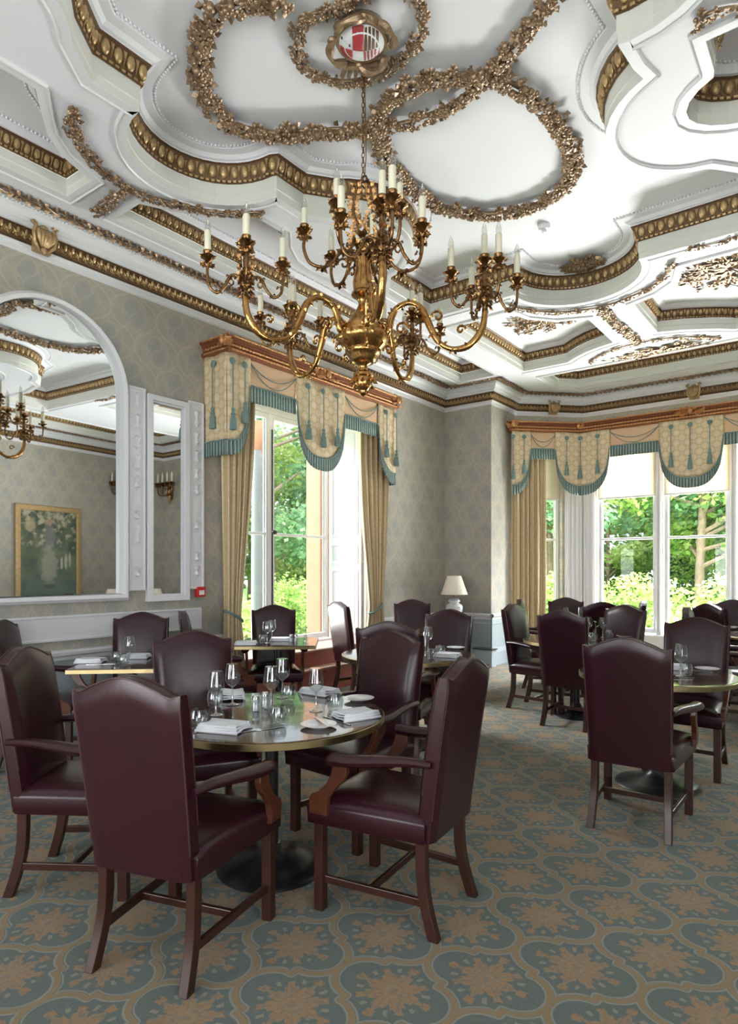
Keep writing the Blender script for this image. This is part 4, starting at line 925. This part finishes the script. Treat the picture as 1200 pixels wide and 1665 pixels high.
acanth(q, (0, 0, 2.63), .05, 8, rg, -1, .05); acanth(q, (0, 0, 2.59), .04, 7, rg, -1, .04); q.build('bowl', M['brass'], ch, sharp=50)
q = MB()
for s_ in (0, 1):
    e = Matrix.Rotation(R(35 + 180 * s_), 3, 'Z')
    pts = [e @ Vector(p) for p in ((.012, 0, 3.86), (.04, 0, 3.82), (.052, 0, 3.74), (.062, 0, 3.68), (.045, 0, 3.62), (.03, 0, 3.58), (.05, 0, 3.54), (.085, 0, 3.49), (.08, 0, 3.44), (.04, 0, 3.42))]
    q.tube(smooth(pts, 4), .011, 7)
    for p in smooth(pts, 2)[2:14]: acanth(q, p, .008, 3, rg, 1, .045)
for a in [k * PI / 5 for k in range(10)]: pass
q.tube([(.022 * math.cos(a), .008, 3.875 + .022 * math.sin(a)) for a in [k * PI / 6 for k in range(12)]], .006, 6, closed=True)
acanth(q, (0, 0, 3.86), .015, 6, rg, -1, .04); acanth(q, (0, 0, 3.48), .04, 9, rg, 1, .07); acanth(q, (0, 0, 3.40), .05, 9, rg, -1, .07); q.build('crown_scrolls', M['brassd'], ch, sharp=60)
def candle(par, c, h_=.115):
    c = Vector(c); q = MB(); q.lathe([(.0185, 0), (.019, h_), (.016, h_ + .004), (0, h_ + .004)], c, 12); q.build('candle', M['candle'], par)
    q = MB(); q.lathe([(.012, h_), (.0175, h_ + .018), (.0165, h_ + .038), (.009, h_ + .060), (0, h_ + .078)], c, 10); q.build('bulb', M['bulb'], par)
def cup(q, c, rg, s=1.0):
    s = s * 1.35
    c = Vector(c); q.lathe([(.012 * s, -.085), (.018 * s, -.07), (.010 * s, -.055), (.024 * s, -.035), (.032 * s, -.028), (.012 * s, -.022), (.018 * s, -.008), (.019 * s, .004), (.012 * s, .006)], c, 12)
    acanth(q, c + Vector((0, 0, -.035)), .018 * s, 9, rg, .4, .022 * s); acanth(q, c + Vector((0, 0, -.06)), .012 * s, 7, rg, -.8, .026 * s); acanth(q, c + Vector((0, 0, -.08)), .012 * s, 6, rg, .8, .024 * s)
ARM = [(.10, 2.90), (.155, 2.915), (.175, 3.0), (.22, 3.065), (.30, 3.085), (.37, 3.035), (.415, 2.93), (.47, 2.83), (.56, 2.785), (.66, 2.81), (.73, 2.91), (.745, 3.05)]
def lower_arm(ang):
    rg = random.Random(int(ang * 7)); e = Matrix.Rotation(ang, 3, 'Z'); a = bpy.data.objects.new('arm', None); C.objects.link(a); a.parent = ch
    q = MB(); P = smooth([e @ Vector((r_, 0, z)) for r_, z in ARM], 5); n = len(P); q.tube(P, [.016 + .007 * math.sin(i / n * PI * 3) ** 2 for i in range(n)], 8)
    for k in range(4, 48, 4): acanth(q, P[k], .014, 4, rg, 1 if k % 8 else -1, .032)
    for r0, z0, s_, sc_ in ((.24, 2.93, 1, 1), (.46, 2.99, -1, .9), (.16, 2.80, -1, .8), (.60, 2.90, 1, .7)):   # little scroll ends
        q.tube([e @ Vector((r0 + s_ * (.045 * sc_) * (1 - k / 13) * math.cos(k * .62), 0, z0 + (.045 * sc_) * (1 - k / 13) * math.sin(k * .62))) for k in range(12)], .008, 6)
    q.build('scroll_branch', M['brass'], a, sharp=60)
    nd = Vector((e @ Vector((.74, 0, 0))).xy.to_3d()); q = MB()
    q.lathe([(.010, 3.03), (.026, 3.05), (.034, 3.075), (.028, 3.10), (.018, 3.115), (.026, 3.14), (.014, 3.17), (.018, 3.21), (.010, 3.25), (.013, 3.27)], nd, 12)
    [acanth(q, nd + Vector((0, 0, z_)), .026, 9, rg, u_, .036) for z_, u_ in ((3.085, 1), (3.10, -1), (3.06, -1), (3.12, 1), (3.16, 1), (3.03, -1), (3.22, 1))]
    cup(q, nd + Vector((0, 0, 3.335)), rg, 1.15); q.build('node', M['brassd'], a, sharp=60); candle(a, nd + Vector((0, 0, 3.335)), .125)
    for k in range(4):
        f = Matrix.Rotation(YAW + R(12 + 90 * k), 3, 'Z'); q = MB()
        q.tube(smooth([nd + f @ Vector(p) for p in ((.015, 0, 3.08), (.05, 0, 3.12), (.085, 0, 3.115), (.11, 0, 3.065), (.155, 0, 3.015), (.20, 0, 3.045), (.212, 0, 3.12), (.21, 0, 3.16))], 4), .0085, 7)
        q.tube([nd + f @ Vector((.085 + .028 * (1 - j / 12) * math.cos(j * .65), 0, 3.075 + .028 * (1 - j / 12) * math.sin(j * .65))) for j in range(11)], .005, 5)
        c = nd + f @ Vector((.21, 0, 3.24)); cup(q, c, rg); [acanth(q, nd + f @ Vector(v_), .006, 4, rg, -1, .026) for v_ in ((.15, 0, 3.03), (.09, 0, 3.12), (.19, 0, 3.08), (.05, 0, 3.12))]; q.build('branch', M['brassd'], a, sharp=60); candle(a, c)
A0 = R(-44.5)
for k in range(5): lower_arm(A0 + k * 2 * PI / 5)
for k in range(6):
    ang = R(37.5 + 180 + 60 * k + 6); e = Matrix.Rotation(ang, 3, 'Z'); rg = random.Random(k + 50); a = bpy.data.objects.new('upper_arm', None); C.objects.link(a); a.parent = ch; q = MB()
    q.tube(smooth([e @ Vector(p) for p in ((.04, 0, 3.36), (.10, 0, 3.42), (.15, 0, 3.40), (.19, 0, 3.345), (.25, 0, 3.315), (.33, 0, 3.34), (.365, 0, 3.42), (.362, 0, 3.48))], 4), .0105, 7)
    q.tube([e @ Vector((.12 + .04 * (1 - j / 13) * math.cos(j * .62), 0, 3.34 + .04 * (1 - j / 13) * math.sin(j * .62))) for j in range(12)], .007, 6)
    acanth(q, e @ Vector((.12, 0, 3.41)), .008, 5, rg, 1, .05); acanth(q, e @ Vector((.25, 0, 3.32)), .008, 5, rg, -1, .045); c = e @ Vector((.362, 0, 3.565)); cup(q, c, rg, 1.1); q.build('branch', M['brassd'], a, sharp=60); candle(a, c, .10)
# wall sconce seen in the narrow mirror
sn = thing('wall_sconce', 'brass wall sconce with candle lights, seen in the narrow mirror', 'wall light', (1.93, YB, 3.25))
q = MB(); q.lathe([(0, -.32), (.03, -.28), (.02, -.2), (.05, -.1), (.07, .0), (.04, .1), (.05, .16), (0, .2)], (0, -.07, 0), 10); acanth(q, (0, -.08, 0), .03, 9, rg, 1, .1); q.box((0, -.03, 0), (.06, .06, .4)); q.build('backplate', M['brassd'], sn)
for s_ in (-1, -.35, .35, 1):
    q = MB(); q.tube(smooth([Vector(p) for p in ((0, -.08, -.05), (s_ * .1, -.14, -.12), (s_ * .2, -.2, -.1), (s_ * .26, -.2, .0), (s_ * .26, -.2, .08))], 4), .014, 6); cup(q, (s_ * .26, -.2, .17), rg, 1.6); q.build('branch', M['brassd'], sn)
    q = MB(); q.lathe([(.02, 0), (.02, .16), (.012, .19), (0, .24)], (s_ * .26, -.2, .175), 10); q.build('candle', M['candle'], sn)
# ------------------------------------------------------------------ leather dining chairs
def chair_proto(name, label, arms=True):
    t = thing(name, label, 'chair', (0, 0, 0), 0, 'oxblood leather dining chairs')
    hump = lambda x: .045 * (1 + math.cos(PI * min(1, abs(x) / .19))) / 2 - .016 * math.exp(-((abs(x) - .185) / .03) ** 2)
    # seat
    q = MB()
    def seat(u, v):
        y = -.25 + .53 * v; hw = .225 + .04 * v; x = (2 * u - 1) * hw
        e = max(abs(2 * u - 1), abs(2 * v - 1)); edge = max(0, 1 - ((1 - min(1, e)) / .22)) if e > .78 else 0
        dome = .028 * (1 - (2 * u - 1) ** 4) * (1 - (2 * v - 1) ** 4); return (x, y, .480 + dome - .022 * edge ** 2)
    q.grid(16, 16, seat); o = len(q.v)
    per = [(i, 0) for i in range(16)] + [(16, j) for j in range(16)] + [(i, 16) for i in range(16, 0, -1)] + [(0, j) for j in range(16, 0, -1)]
    idx = [j * 17 + i for i, j in per]; rr = []
    for k, (sc_, z) in enumerate(((1.012, .445), (1.004, .41), (1.0, .375), (.97, .37))):
        rr.append([q.add([(q.v[a][0] * sc_, (q.v[a][1] - .015) * sc_ + .015, z)], []) for a in idx])
    allr = [idx] + rr; nP = len(idx)
    for A, B in zip(allr, allr[1:]):
        for k in range(nP): q.f.append((A[k], B[k], B[(k + 1) % nP], A[(k + 1) % nP])); q.sm.append(True)
    q.f.append(tuple(allr[-1])); q.sm.append(False)
    q.build('seat', M['leather'], t, sharp=60)
    # backrest: slab that leans back, domed inside face, camel top
    q = MB(); nu, nv = 16, 18
    def cy(z): return -.235 - .105 * max(0, (z - .33) / .75) ** 1.15
    def ht(x): return 1.038 + hump(x)
    def face(sgn, u, v):
        e = 2 * u - 1; x0 = e * .218; top = ht(e * .22); z = .375 + (top - .375) * v; x = e * (.210 + .016 * v); th = .040
        d = th + (.022 * (1 - e ** 4) * math.sin(PI * min(1, max(0, (v - .12) / .86))) ** .5 if sgn > 0 and v > .12 else 0); ex = 1 - max(0, (abs(e) - .86) / .14) ** 2 * .35
        if v > .93: ex *= 1 - ((v - .93) / .07) ** 2 * .3
        return (x, cy(z) + sgn * d * ex, z)
    q.grid(nu, nv, lambda u, v: face(1, 1 - u, v)); q.grid(nu, nv, lambda u, v: face(-1, u, v)); W_ = nu + 1; B0 = W_ * (nv + 1)
    for j in range(nv):
        for a0, a1, b0, b1 in ((j * W_, (j + 1) * W_, B0 + j * W_ + nu, B0 + (j + 1) * W_ + nu), (j * W_ + nu, (j + 1) * W_ + nu, B0 + j * W_, B0 + (j + 1) * W_)):
            if a0 == j * W_: q.f.append((a0, b0 if 0 else B0 + j * W_ + nu, B0 + (j + 1) * W_ + nu, (j + 1) * W_))
            else: q.f.append((a0, a1, B0 + (j + 1) * W_, B0 + j * W_))
            q.sm.append(True)
    for i in range(nu):
        q.f.append((nv * W_ + i, nv * W_ + i + 1, B0 + nv * W_ + nu - i - 1, B0 + nv * W_ + nu - i)); q.sm.append(True)
        q.f.append((i + 1, i, B0 + nu - i, B0 + nu - i - 1)); q.sm.append(False)
    br = q.build('backrest', M['leather'], t, sharp=50)
    for sgn in (-1, 1):
        q = MB(); pts = [Vector(face(sgn, 0 if sgn < 0 else 0, v / 14)) for v in range(2 if sgn < 0 else 4, 15)] + [Vector(face(sgn, u / 16, 1)) for u in range(1, 16)] + [Vector(face(sgn, 1, v / 14)) for v in range(14, 1 if sgn < 0 else 3, -1)]
        q.tube(pts, .0042, 5); q.build('piping', M['piping'], br)
    # legs
    for s_ in (-1, 1):
        q = MB(); q.box((s_ * .232, .235, .19), (.044, .044, .38)); q.build('leg', M['wood'], t, bevel=.004)
        q = MB(); P = smooth([Vector((s_ * .192, -.225, .40)), Vector((s_ * .192, -.228, .24)), Vector((s_ * .196, -.245, .13)), Vector((s_ * .202, -.285, .0))], 3)
        vs = [p + Vector((a, b, 0)) for k, p in enumerate(P) for a, b in ((-.019, -.022), (.019, -.022), (.019, .022), (-.019, .022))]
        q.add(vs, [(0, 1, 2, 3), (36, 37, 38, 39)] + [(k * 4 + i, k * 4 + (i + 1) % 4, k * 4 + 4 + (i + 1) % 4, k * 4 + 4 + i) for k in range(9) for i in range(4)], True)
        q.build('leg', M['wood'], t, bevel=.003)
        q = MB(); q.bar((s_ * .200, -.25, .135), (s_ * .23, .235, .135), .020, .032); q.build('stretcher', M['wood'], t, bevel=.003)
    q = MB(); q.bar((-.215, .0, .135), (.215, .0, .135), .020, .030); q.build('stretcher', M['wood'], t, bevel=.003)
    if arms:
        for s_ in (-1, 1):
            q = MB(); P = smooth([Vector(p) for p in ((s_ * .222, -.28, .690), (s_ * .236, -.18, .692), (s_ * .256, -.06, .682), (s_ * .276, .04, .672), (s_ * .288, .12, .670), (s_ * .284, .145, .666))], 5); n = len(P)
            q.tube(P, [.021 + .017 * math.sin(min(1, i / n * 1.25) * PI / 2) - (.014 if i == n - 1 else 0) for i in range(n)], 10, squash=.72); q.build('armrest', M['leather'], t)
            pr = [(.135, .655), (.075, .655), (.070, .62), (.088, .585), (.130, .545), (.165, .50), (.176, .46), (.176, .42), (.264, .42), (.264, .485), (.250, .505), (.218, .52), (.178, .555), (.15, .60)]
            q = MB(); q.prism(pr[::s_], -.014, .014, lambda u, v, d: (s_ * (.262 + .012 * (v - .395) / .24) + d, u, v)); q.build('arm_support', M['woodarm'], t, bevel=.004)
    return t
arm0 = chair_proto('dining_chair', 'x'); used = [False]
side0 = chair_proto('side_chair', 'x', False)
def chair(x, y, fx, fy, label, proto=None):
    proto = proto or arm0; rz = math.atan2(fy, fx) - PI / 2
    if 'placed' not in proto: o = proto; o['placed'] = 1; o.location = (x, y, 0); o.rotation_euler.z = rz; o['label'] = label
    else: o = dup(proto, (x, y, 0), rz, label)
    return o
def rearpx(px, t_, fx, fy, label, proto=None, off=.33):   # place by the top of the back, t_ metres in front of the lens
    d = ray(px); f = Vector((fx, fy)).normalized(); chair(d[0] * t_ + f.x * off, d[1] * t_ + f.y * off, fx, fy, label, proto)
chair(-2.10, 1.56, -.30, .95, 'oxblood leather armchair nearest the camera, seen from behind at the large round table')
chair(-1.625, 2.305, -.98, -.12, 'oxblood leather armchair in profile at the right of the large round table')
chair(-2.90, 1.615, .77, .60, 'oxblood leather armchair half hidden left of the nearest chair, turned to the large round table')
chair(-2.25, 2.80, -.06, -1, 'oxblood leather armchair facing us across the large round table, right of the wine glasses')
chair(-2.89, 2.24, .87, -.49, 'oxblood leather armchair facing us at the left back of the large round table')
chair(-4.80, 2.32, .70, .66, 'oxblood leather armchair cut by the left edge of the view beside the square table')
rearpx(230, 5.55, .72, -.70, 'oxblood leather armchair facing us behind the square table under the arched mirror')
rearpx(298, 5.75, .55, .84, 'oxblood leather armchair seen edge-on below the narrow mirror')
rearpx(445, 6.72, .74, -.68, 'oxblood leather armchair in front of the left window, behind the window table')
rearpx(550, 7.45, .36, .93, 'armless oxblood leather chair seen from behind in profile right of the window table', side0)
rearpx(630, 4.55, -.42, .91, 'oxblood leather armchair seen from behind, its top just above the chair facing us')
rearpx(670, 8.0, .62, -.78, 'far small-looking oxblood leather chair near the lamp corner')
rearpx(730, 5.95, .12, -.99, 'oxblood leather armchair facing us below the corner lamp')
chair(-2.64, 6.42, 1, -.06, 'oxblood leather armchair in profile facing right beside the tall bay curtain')
chair(-2.14, 6.0, .02, 1, 'oxblood leather armchair seen from behind at the bay-side round table')
rearpx(1017, 6.75, -.30, -.95, 'oxblood leather armchair facing us across the bay-side round table')
rearpx(979, 7.35, -.55, .83, 'brown-looking oxblood chair seen from behind between the two bay tables')
rearpx(920, 8.55, .42, -.9, 'small-looking oxblood chair against the white pilaster, behind the glasses')
rearpx(846, 8.05, .93, .36, 'oxblood leather armchair just showing behind the profile chair at the bay curtain')
rearpx(1046, 7.75, -.95, -.28, 'oxblood leather chair seen edge-on in front of the bay mullion')
chair(-1.02, 3.92, -.06, 1, 'reddest oxblood leather armchair standing alone on the open carpet, seen from behind')
chair(-1.0, 5.14, .0, -1, 'oxblood leather armchair facing us across the right-hand round table')
rearpx(1153, 7.0, .62, .78, 'oxblood leather armchair seen obliquely from behind at the right edge by the bay')
rearpx(1192, 7.9, .1, -1, 'oxblood leather chair at the right edge with a bluish sheen before the bay window')
rearpx(1118, 6.35, .99, .1, 'oxblood chair showing only a glossy tilted top in front of the bay garden')
for o in (arm0, side0):
    if 'placed' in o: del o['placed']
# ------------------------------------------------------------------ tables
def table(kind, x, y, r_, label, rz=0):
    t = thing(f'{kind}_table', label, 'table', (x, y, 0), rz, 'dark restaurant tables with brass edges'); q = MB(); e = MB()
    if kind == 'round': q.lathe([(0, .718), (r_ - .004, .718), (r_ - .004, .7505), (r_ - .02, .752), (0, .752)], n=72); e.lathe([(r_ - .003, .716), (r_, .718), (r_ + .001, .746), (r_ - .003, .748)], n=72)
    else:
        q.box((0, 0, .735), (r_ * 2 - .006, r_ * 2 - .006, .034))
        for a in range(4): e.box(Matrix.Rotation(a * PI / 2, 3, 'Z') @ Vector((r_, 0, .733)), (.006, 2 * r_ + .006, .028), Matrix.Rotation(a * PI / 2, 3, 'Z'))
    q.build('tabletop', M['tabletop'], t, sharp=30); e.build('brass_edge', M['edge'], t, sharp=30)
    q = MB(); q.lathe([(.032, .03), (.032, .715)], n=18); q.lathe([(.11, .70), (.11, .718)], n=18); q.build('pedestal', M['iron'], t)
    q = MB(); q.lathe([(0, 0), (.262, 0), (.265, .006), (.255, .016), (.18, .03), (.09, .055), (.05, .085), (.04, .12), (0, .12)], n=48); q.build('base', M['iron'], t, sharp=60); return t
table('round', -2.28, 2.19, .55, 'large dark round table with a brass rim laid with glasses, nearest the camera')
table('round', -1.09, 4.62, .50, 'dark round table with a brass rim at the right, behind the reddest chair')
table('square', -4.40, 2.77, .36, 'dark square table below the arched mirror with folded napkins', R(43))
table('square', -4.50, 4.42, .37, 'dark square table with a brass rim in front of the left window', R(40))
table('round', -3.0, 4.44, .55, 'dark round table mostly hidden behind the chair facing us')
table('square', -4.15, 6.28, .36, 'small far dark table before the corner lamp', R(38))
table('round', -2.25, 6.35, .52, 'dark round table between the profile chair and the bay')
table('round', -2.80, 7.90, .50, 'dark round table deepest in the bay')
table('round', -.72, 8.05, .50, 'dark round table at the right edge with white plates')
# ------------------------------------------------------------------ tableware
TZ = .7525
def wine_proto():
    t = thing('wine_glass', 'x', 'wine glass'); q = MB()
    q.lathe([(0, .003), (.033, .001), (.034, .003), (.012, .007), (.0055, .014), (.0045, .05), (.0050, .088), (.010, .096)], n=20); q.build('foot_and_stem', M['stem'], t)
    q = MB(); q.lathe([(.0, .094), (.012, .098), (.030, .112), (.041, .132), (.041, .142), (.035, .185), (.031, .212)], n=24); q.build('bowl', M['glass'], t, sharp=50); return t
def tumbler_proto():
    t = thing('water_tumbler', 'x', 'drinking glass'); q = MB(); q.lathe([(0, .008), (.024, .004), (.031, .002), (.038, .02), (.042, .045), (.040, .065), (.034, .084), (.0325, .084), (.038, .062), (.039, .045), (.034, .022), (.0, .014)], n=8 * 3); q.build('glass_body', M['glass'], t); return t
def plate_proto():
    t = thing('side_plate', 'x', 'plate'); q = MB(); q.lathe([(0, .002), (.045, .0), (.05, .004), (.078, .014), (.081, .017), (.078, .018), (.05, .009), (0, .007)], n=40); q.build('plate_body', M['china'], t, sharp=60); return t
def napkin_proto():
    t = thing('folded_napkin', 'x', 'napkin'); q = MB(); rg = random.Random(4)
    for k, (w_, d_, z) in enumerate(((.20, .13, .006), (.19, .12, .017), (.18, .115, .027))):
        q.grid(12, 8, lambda u, v: ((u - .5) * w_ + .004 * math.sin(v * 9 + k), (v - .5) * d_ + .003 * math.sin(u * 11), z + .004 * math.sin(u * 6 + k) * math.cos(v * 5) + .004))
        q.tube([((x - .5) * w_, -.5 * d_, z) for x in (0, .25, .5, .75, 1)], .005, 6); q.tube([((x - .5) * w_, .5 * d_, z) for x in (0, .25, .5, .75, 1)], .005, 6)
    q.build('cloth', M['linen'], t, sharp=0, solid=.004); return t
def knife_proto():
    t = thing('table_knife', 'x', 'knife'); q = MB(); q.prism([(-.005, -.11), (.005, -.11), (.006, -.02), (.009, 0), (.010, .06), (.004, .10), (-.004, .11), (-.005, .0)], .0, .003, lambda u, v, d: (u, v, d)); q.build('blade_and_handle', M['steel'], t, bevel=.001); return t
def fork_proto():
    t = thing('table_fork', 'x', 'fork'); q = MB(); q.prism([(-.005, -.10), (.005, -.10), (.003, .0), (.011, .03), (.011, .045), (-.011, .045), (-.011, .03), (-.003, .0)], .001, .0035, lambda u, v, d: (u, v, d)); q.build('handle', M['steel'], t)
    q = MB()
    for x in (-.009, -.003, .003, .009): q.box((x, .068, .004), (.0025, .05, .002))
    q.build('tines', M['steel'], t); return t
def shaker_proto():
    t = thing('salt_shaker', 'x', 'condiment shaker'); q = MB(); q.lathe([(0, 0), (.020, 0), (.020, .055), (.017, .06)], n=16); q.build('glass_jar', M['glass'], t); q = MB(); q.lathe([(.015, .002), (.015, .035), (0, .035)], n=12); q.build('contents', M['linen'], t)
    q = MB(); q.lathe([(.019, .058), (.019, .070), (.014, .078), (0, .079)], n=16); q.build('lid', M['steel'], t); return t
PR = dict(w=wine_proto, t=tumbler_proto, p=plate_proto, n=napkin_proto, k=knife_proto, f=fork_proto, s=shaker_proto); PROTO = {}
GR = dict(w='wine glasses on the tables', t='water tumblers on the tables', p='white side plates on the tables', n='folded white napkins on the tables', k='table knives', f='table forks', s='salt and pepper shakers')
def put(k, px, py, label, rz=0, z=TZ):
    loc = onz(px, py, TZ); loc.z = z
    if k not in PROTO: o = PR[k](); PROTO[k] = o; o.location = loc; o.rotation_euler.z = R(rz); o['label'] = label; o['group'] = GR[k]
    else: o = dup(PROTO[k], loc, R(rz), label)
    return o
BT = 'on the large round table'
for a in (('w', 351, 1163, f'wine glass {BT} closest to the nearest chair'), ('w', 378, 1146, f'wine glass {BT} standing second from the left'), ('w', 514, 1156, f'wine glass standing alone {BT} in front of the chair facing us'),
          ('w', 441, 1152, f'wine glass in the centre {BT} behind the shakers'), ('w', 459, 1134, f'wine glass {BT} at the back beside a tumbler'),
          ('t', 322, 1184, f'water tumbler {BT} half hidden by the nearest chair'), ('t', 350, 1150, f'water tumbler behind the leftmost wine glass {BT}'), ('t', 451, 1178, f'water tumbler {BT} right of the crossed knife and fork'),
          ('t', 468, 1139, f'water tumbler at the back {BT} right of the rear wine glass'), ('t', 545, 1155, f'water tumbler {BT} right of the lone wine glass'),
          ('p', 518, 1182, f'side plate at the front right {BT}'), ('p', 584, 1139, f'side plate at the back right {BT}'),
          ('s', 416, 1156, f'darker shaker {BT} left of the centre'), ('s', 431, 1150, f'paler shaker {BT} right beside the other one')): put(*a)
put('n', 364, 1187, f'square folded napkin {BT} by the nearest chair', 20); put('n', 578, 1167, f'crumpled napkin {BT} beside the right profile chair', 70)
put('n', 377, 1134, f'folded napkin at the back left {BT}', -40); put('n', 520, 1128, f'folded napkin at the far right {BT}', 0)
put('f', 408, 1188, f'fork {BT} right of the square napkin', -22); put('k', 424, 1187, f'knife {BT} right of the fork and square napkin', -22)
put('k', 522, 1180, f'small knife lying across the front right side plate', 60, TZ + .018); put('k', 547, 1172, f'knife {BT} left of the crumpled napkin', 75); put('k', 488, 1130, f'knife at the back {BT} pointing at the rear chair', 50)
put('f', 324, 1190, f'fork {BT} left of the square napkin', 10)
Q = 'on the square table below the mirror'
put('w', 211, 1080, f'wine glass {Q}'); put('t', 190, 1077, f'left water tumbler {Q}'); put('t', 201, 1083, f'water tumbler {Q} beside the wine glass'); put('n', 148, 1077, f'folded napkin at the left {Q}', 40); put('n', 222, 1070, f'folded napkin behind the wine glass {Q}', 40)
put('k', 165, 1080, f'knife {Q}', -40)
Q = 'on the window table'
put('w', 434, 1046, f'left wine glass {Q}'); put('w', 442, 1043, f'right wine glass {Q}'); put('t', 428, 1046, f'water tumbler {Q} left of the wine glasses'); put('n', 400, 1048, f'folded napkin at the left {Q}', 40); put('n', 456, 1042, f'folded napkin right of the wine glasses {Q}', 40)
put('s', 473, 1044, f'left shaker {Q}'); put('s', 481, 1044, f'right shaker {Q}')
vs_ = thing('bud_vase', 'small glass vase with a flower sprig on the window table', 'vase', (0, 0, 0)); vs_.location = onz(497, 1046, TZ)
q = MB(); q.lathe([(0, .002), (.026, 0), (.03, .02), (.02, .05), (.018, .07), (.021, .075)], n=16); q.build('glass_body', M['glass'], vs_)
q = MB(); q.tube([(0, 0, .01), (.004, 0, .09), (.0, .004, .15)], .002, 5); q.leaf((.003, 0, .09), (1, 0, .6), (0, 0, 1), .05, .02); q.rosette((0, .004, .15), (.2, -.3, 1), .016, 6); q.build('flower', M['green'], vs_)
Q = 'on the round table behind the chair facing us'
put('w', 696, 1060, f'wine glass {Q}'); put('t', 703, 1071, f'front water tumbler {Q}'); put('t', 716, 1066, f'water tumbler {Q} right of the front one'); put('t', 690, 1076, f'water tumbler {Q} nearest its brass rim'); put('p', 741, 1055, f'side plate {Q}'); put('n', 728, 1068, f'dark-shadowed folded napkin {Q}', 10)
Q = 'on the far table before the corner lamp'
put('w', 662, 1013, f'left wine glass {Q}'); put('w', 668, 1013, f'right wine glass {Q}'); put('p', 680, 1016, f'side plate {Q}'); put('t', 656, 1016, f'water tumbler {Q}')
Q = 'on the bay-side round table'
put('w', 980, 1037, f'right wine glass {Q}'); put('w', 957, 1036, f'left wine glass {Q}'); put('t', 963, 1042, f'water tumbler {Q} below the sprig'); put('t', 991, 1037, f'water tumbler {Q} right of the wine glass'); put('p', 1015, 1036, f'side plate {Q}')
v2 = dup(vs_, onz(968, 1034, TZ), 1, 'small glass vase with green sprig on the bay-side round table'); v2['group'] = vs_['group'] = 'bud vases with sprigs'
Q = 'on the round table deepest in the bay'
put('w', 920, 1014, f'left wine glass {Q}'); put('w', 929, 1012, f'middle wine glass {Q}'); put('w', 945, 1014, f'right wine glass {Q}'); put('t', 936, 1015, f'water tumbler {Q}')
Q = 'on the right-hand round table'
put('w', 1107, 1100, f'wine glass {Q}'); put('t', 1115, 1099, f'water tumbler {Q}'); put('p', 1150, 1090, f'side plate {Q}'); put('n', 1090, 1087, f'folded napkin {Q}', 5); put('k', 1098, 1105, f'knife {Q} nearest the reddest chair', -60); put('f', 1104, 1102, f'fork {Q} beside the knife', -60)
put('k', 1131, 1090, f'knife {Q} beside the side plate', 80)
Q = 'on the table at the right edge'
put('p', 1190, 1021, f'side plate {Q}'); put('n', 1202, 1016, f'folded napkin {Q}', 10)
# ------------------------------------------------------------------ lamps
def side_table(x, y, z, label):
    t = thing('side_table', label, 'side table', (x, y, 0)); q = MB(); q.lathe([(0, z - .02), (.24, z - .02), (.245, z - .01), (.24, z), (0, z)], n=36); q.build('top', M['wood'], t)
    q = MB(); q.lathe([(.03, .05), (.04, .2), (.022, z * .6), (.03, z - .02)], n=14); q.build('pedestal', M['wood'], t)
    for k in range(3):
        e = Matrix.Rotation(k * 2 * PI / 3, 3, 'Z'); q = MB(); q.tube([e @ Vector(p) for p in ((.02, 0, .16), (.10, 0, .12), (.17, 0, .03), (.21, 0, .012))], [.018, .016, .013, .012], 8); q.build('leg', M['wood'], t)
def lamp(x, y, z, label, sc_=1):
    t = thing('table_lamp', label, 'lamp', (x, y, z), 0, 'white table lamps'); t.scale = (sc_,) * 3; q = MB()
    q.lathe([(0, 0), (.065, 0), (.06, .02), (.075, .05), (.115, .12), (.13, .18), (.115, .23), (.075, .255), (.07, .27), (.09, .28), (.085, .30), (.05, .33), (.015, .345), (0, .345)], n=28); q.build('ginger_jar_base', M['china'], t, sharp=60)
    q = MB(); rg = random.Random(2)
    for k in range(26):
        a = rg.random() * 2 * PI; z_ = rg.uniform(.09, .22); r_ = .1325 if z_ > .13 else .122; q.leaf((r_ * math.cos(a), r_ * math.sin(a), z_), (-math.sin(a), math.cos(a), rg.uniform(-1, 1)), (math.cos(a), math.sin(a), 0), .035, .014, .1)
    q.build('painted_leaves', M['dado'], t)
    q = MB(); q.tube([(0, 0, .34), (0, 0, .46)], .008, 8); q.build('stem', M['brassd'], t)
    q = MB(); q.lathe([(.20, .385), (.105, .665), (.102, .665), (.197, .385)], n=36); q.build('lamp_shade', M['shade'], t, sharp=50)
side_table(-4.82, 8.38, .70, 'small round dark table in the far corner carrying the lamp'); lamp(-4.82, 8.38, .70, 'white ginger jar table lamp with a cream shade in the far left corner')
side_table(1.66, 8.2, .45, 'low round table by the opposite corner, seen in the narrow mirror'); lamp(1.66, 8.2, .45, 'white lamp whose shade shows at the bottom of the narrow mirror', .9)
for o in [x for x in list(bpy.data.objects) if x.name.startswith('side_chair') and x.parent is None and x.get('label') == 'x']: pass
print('objects', len(bpy.data.objects), 'faces', sum(len(m_.polygons) for m_ in bpy.data.meshes))
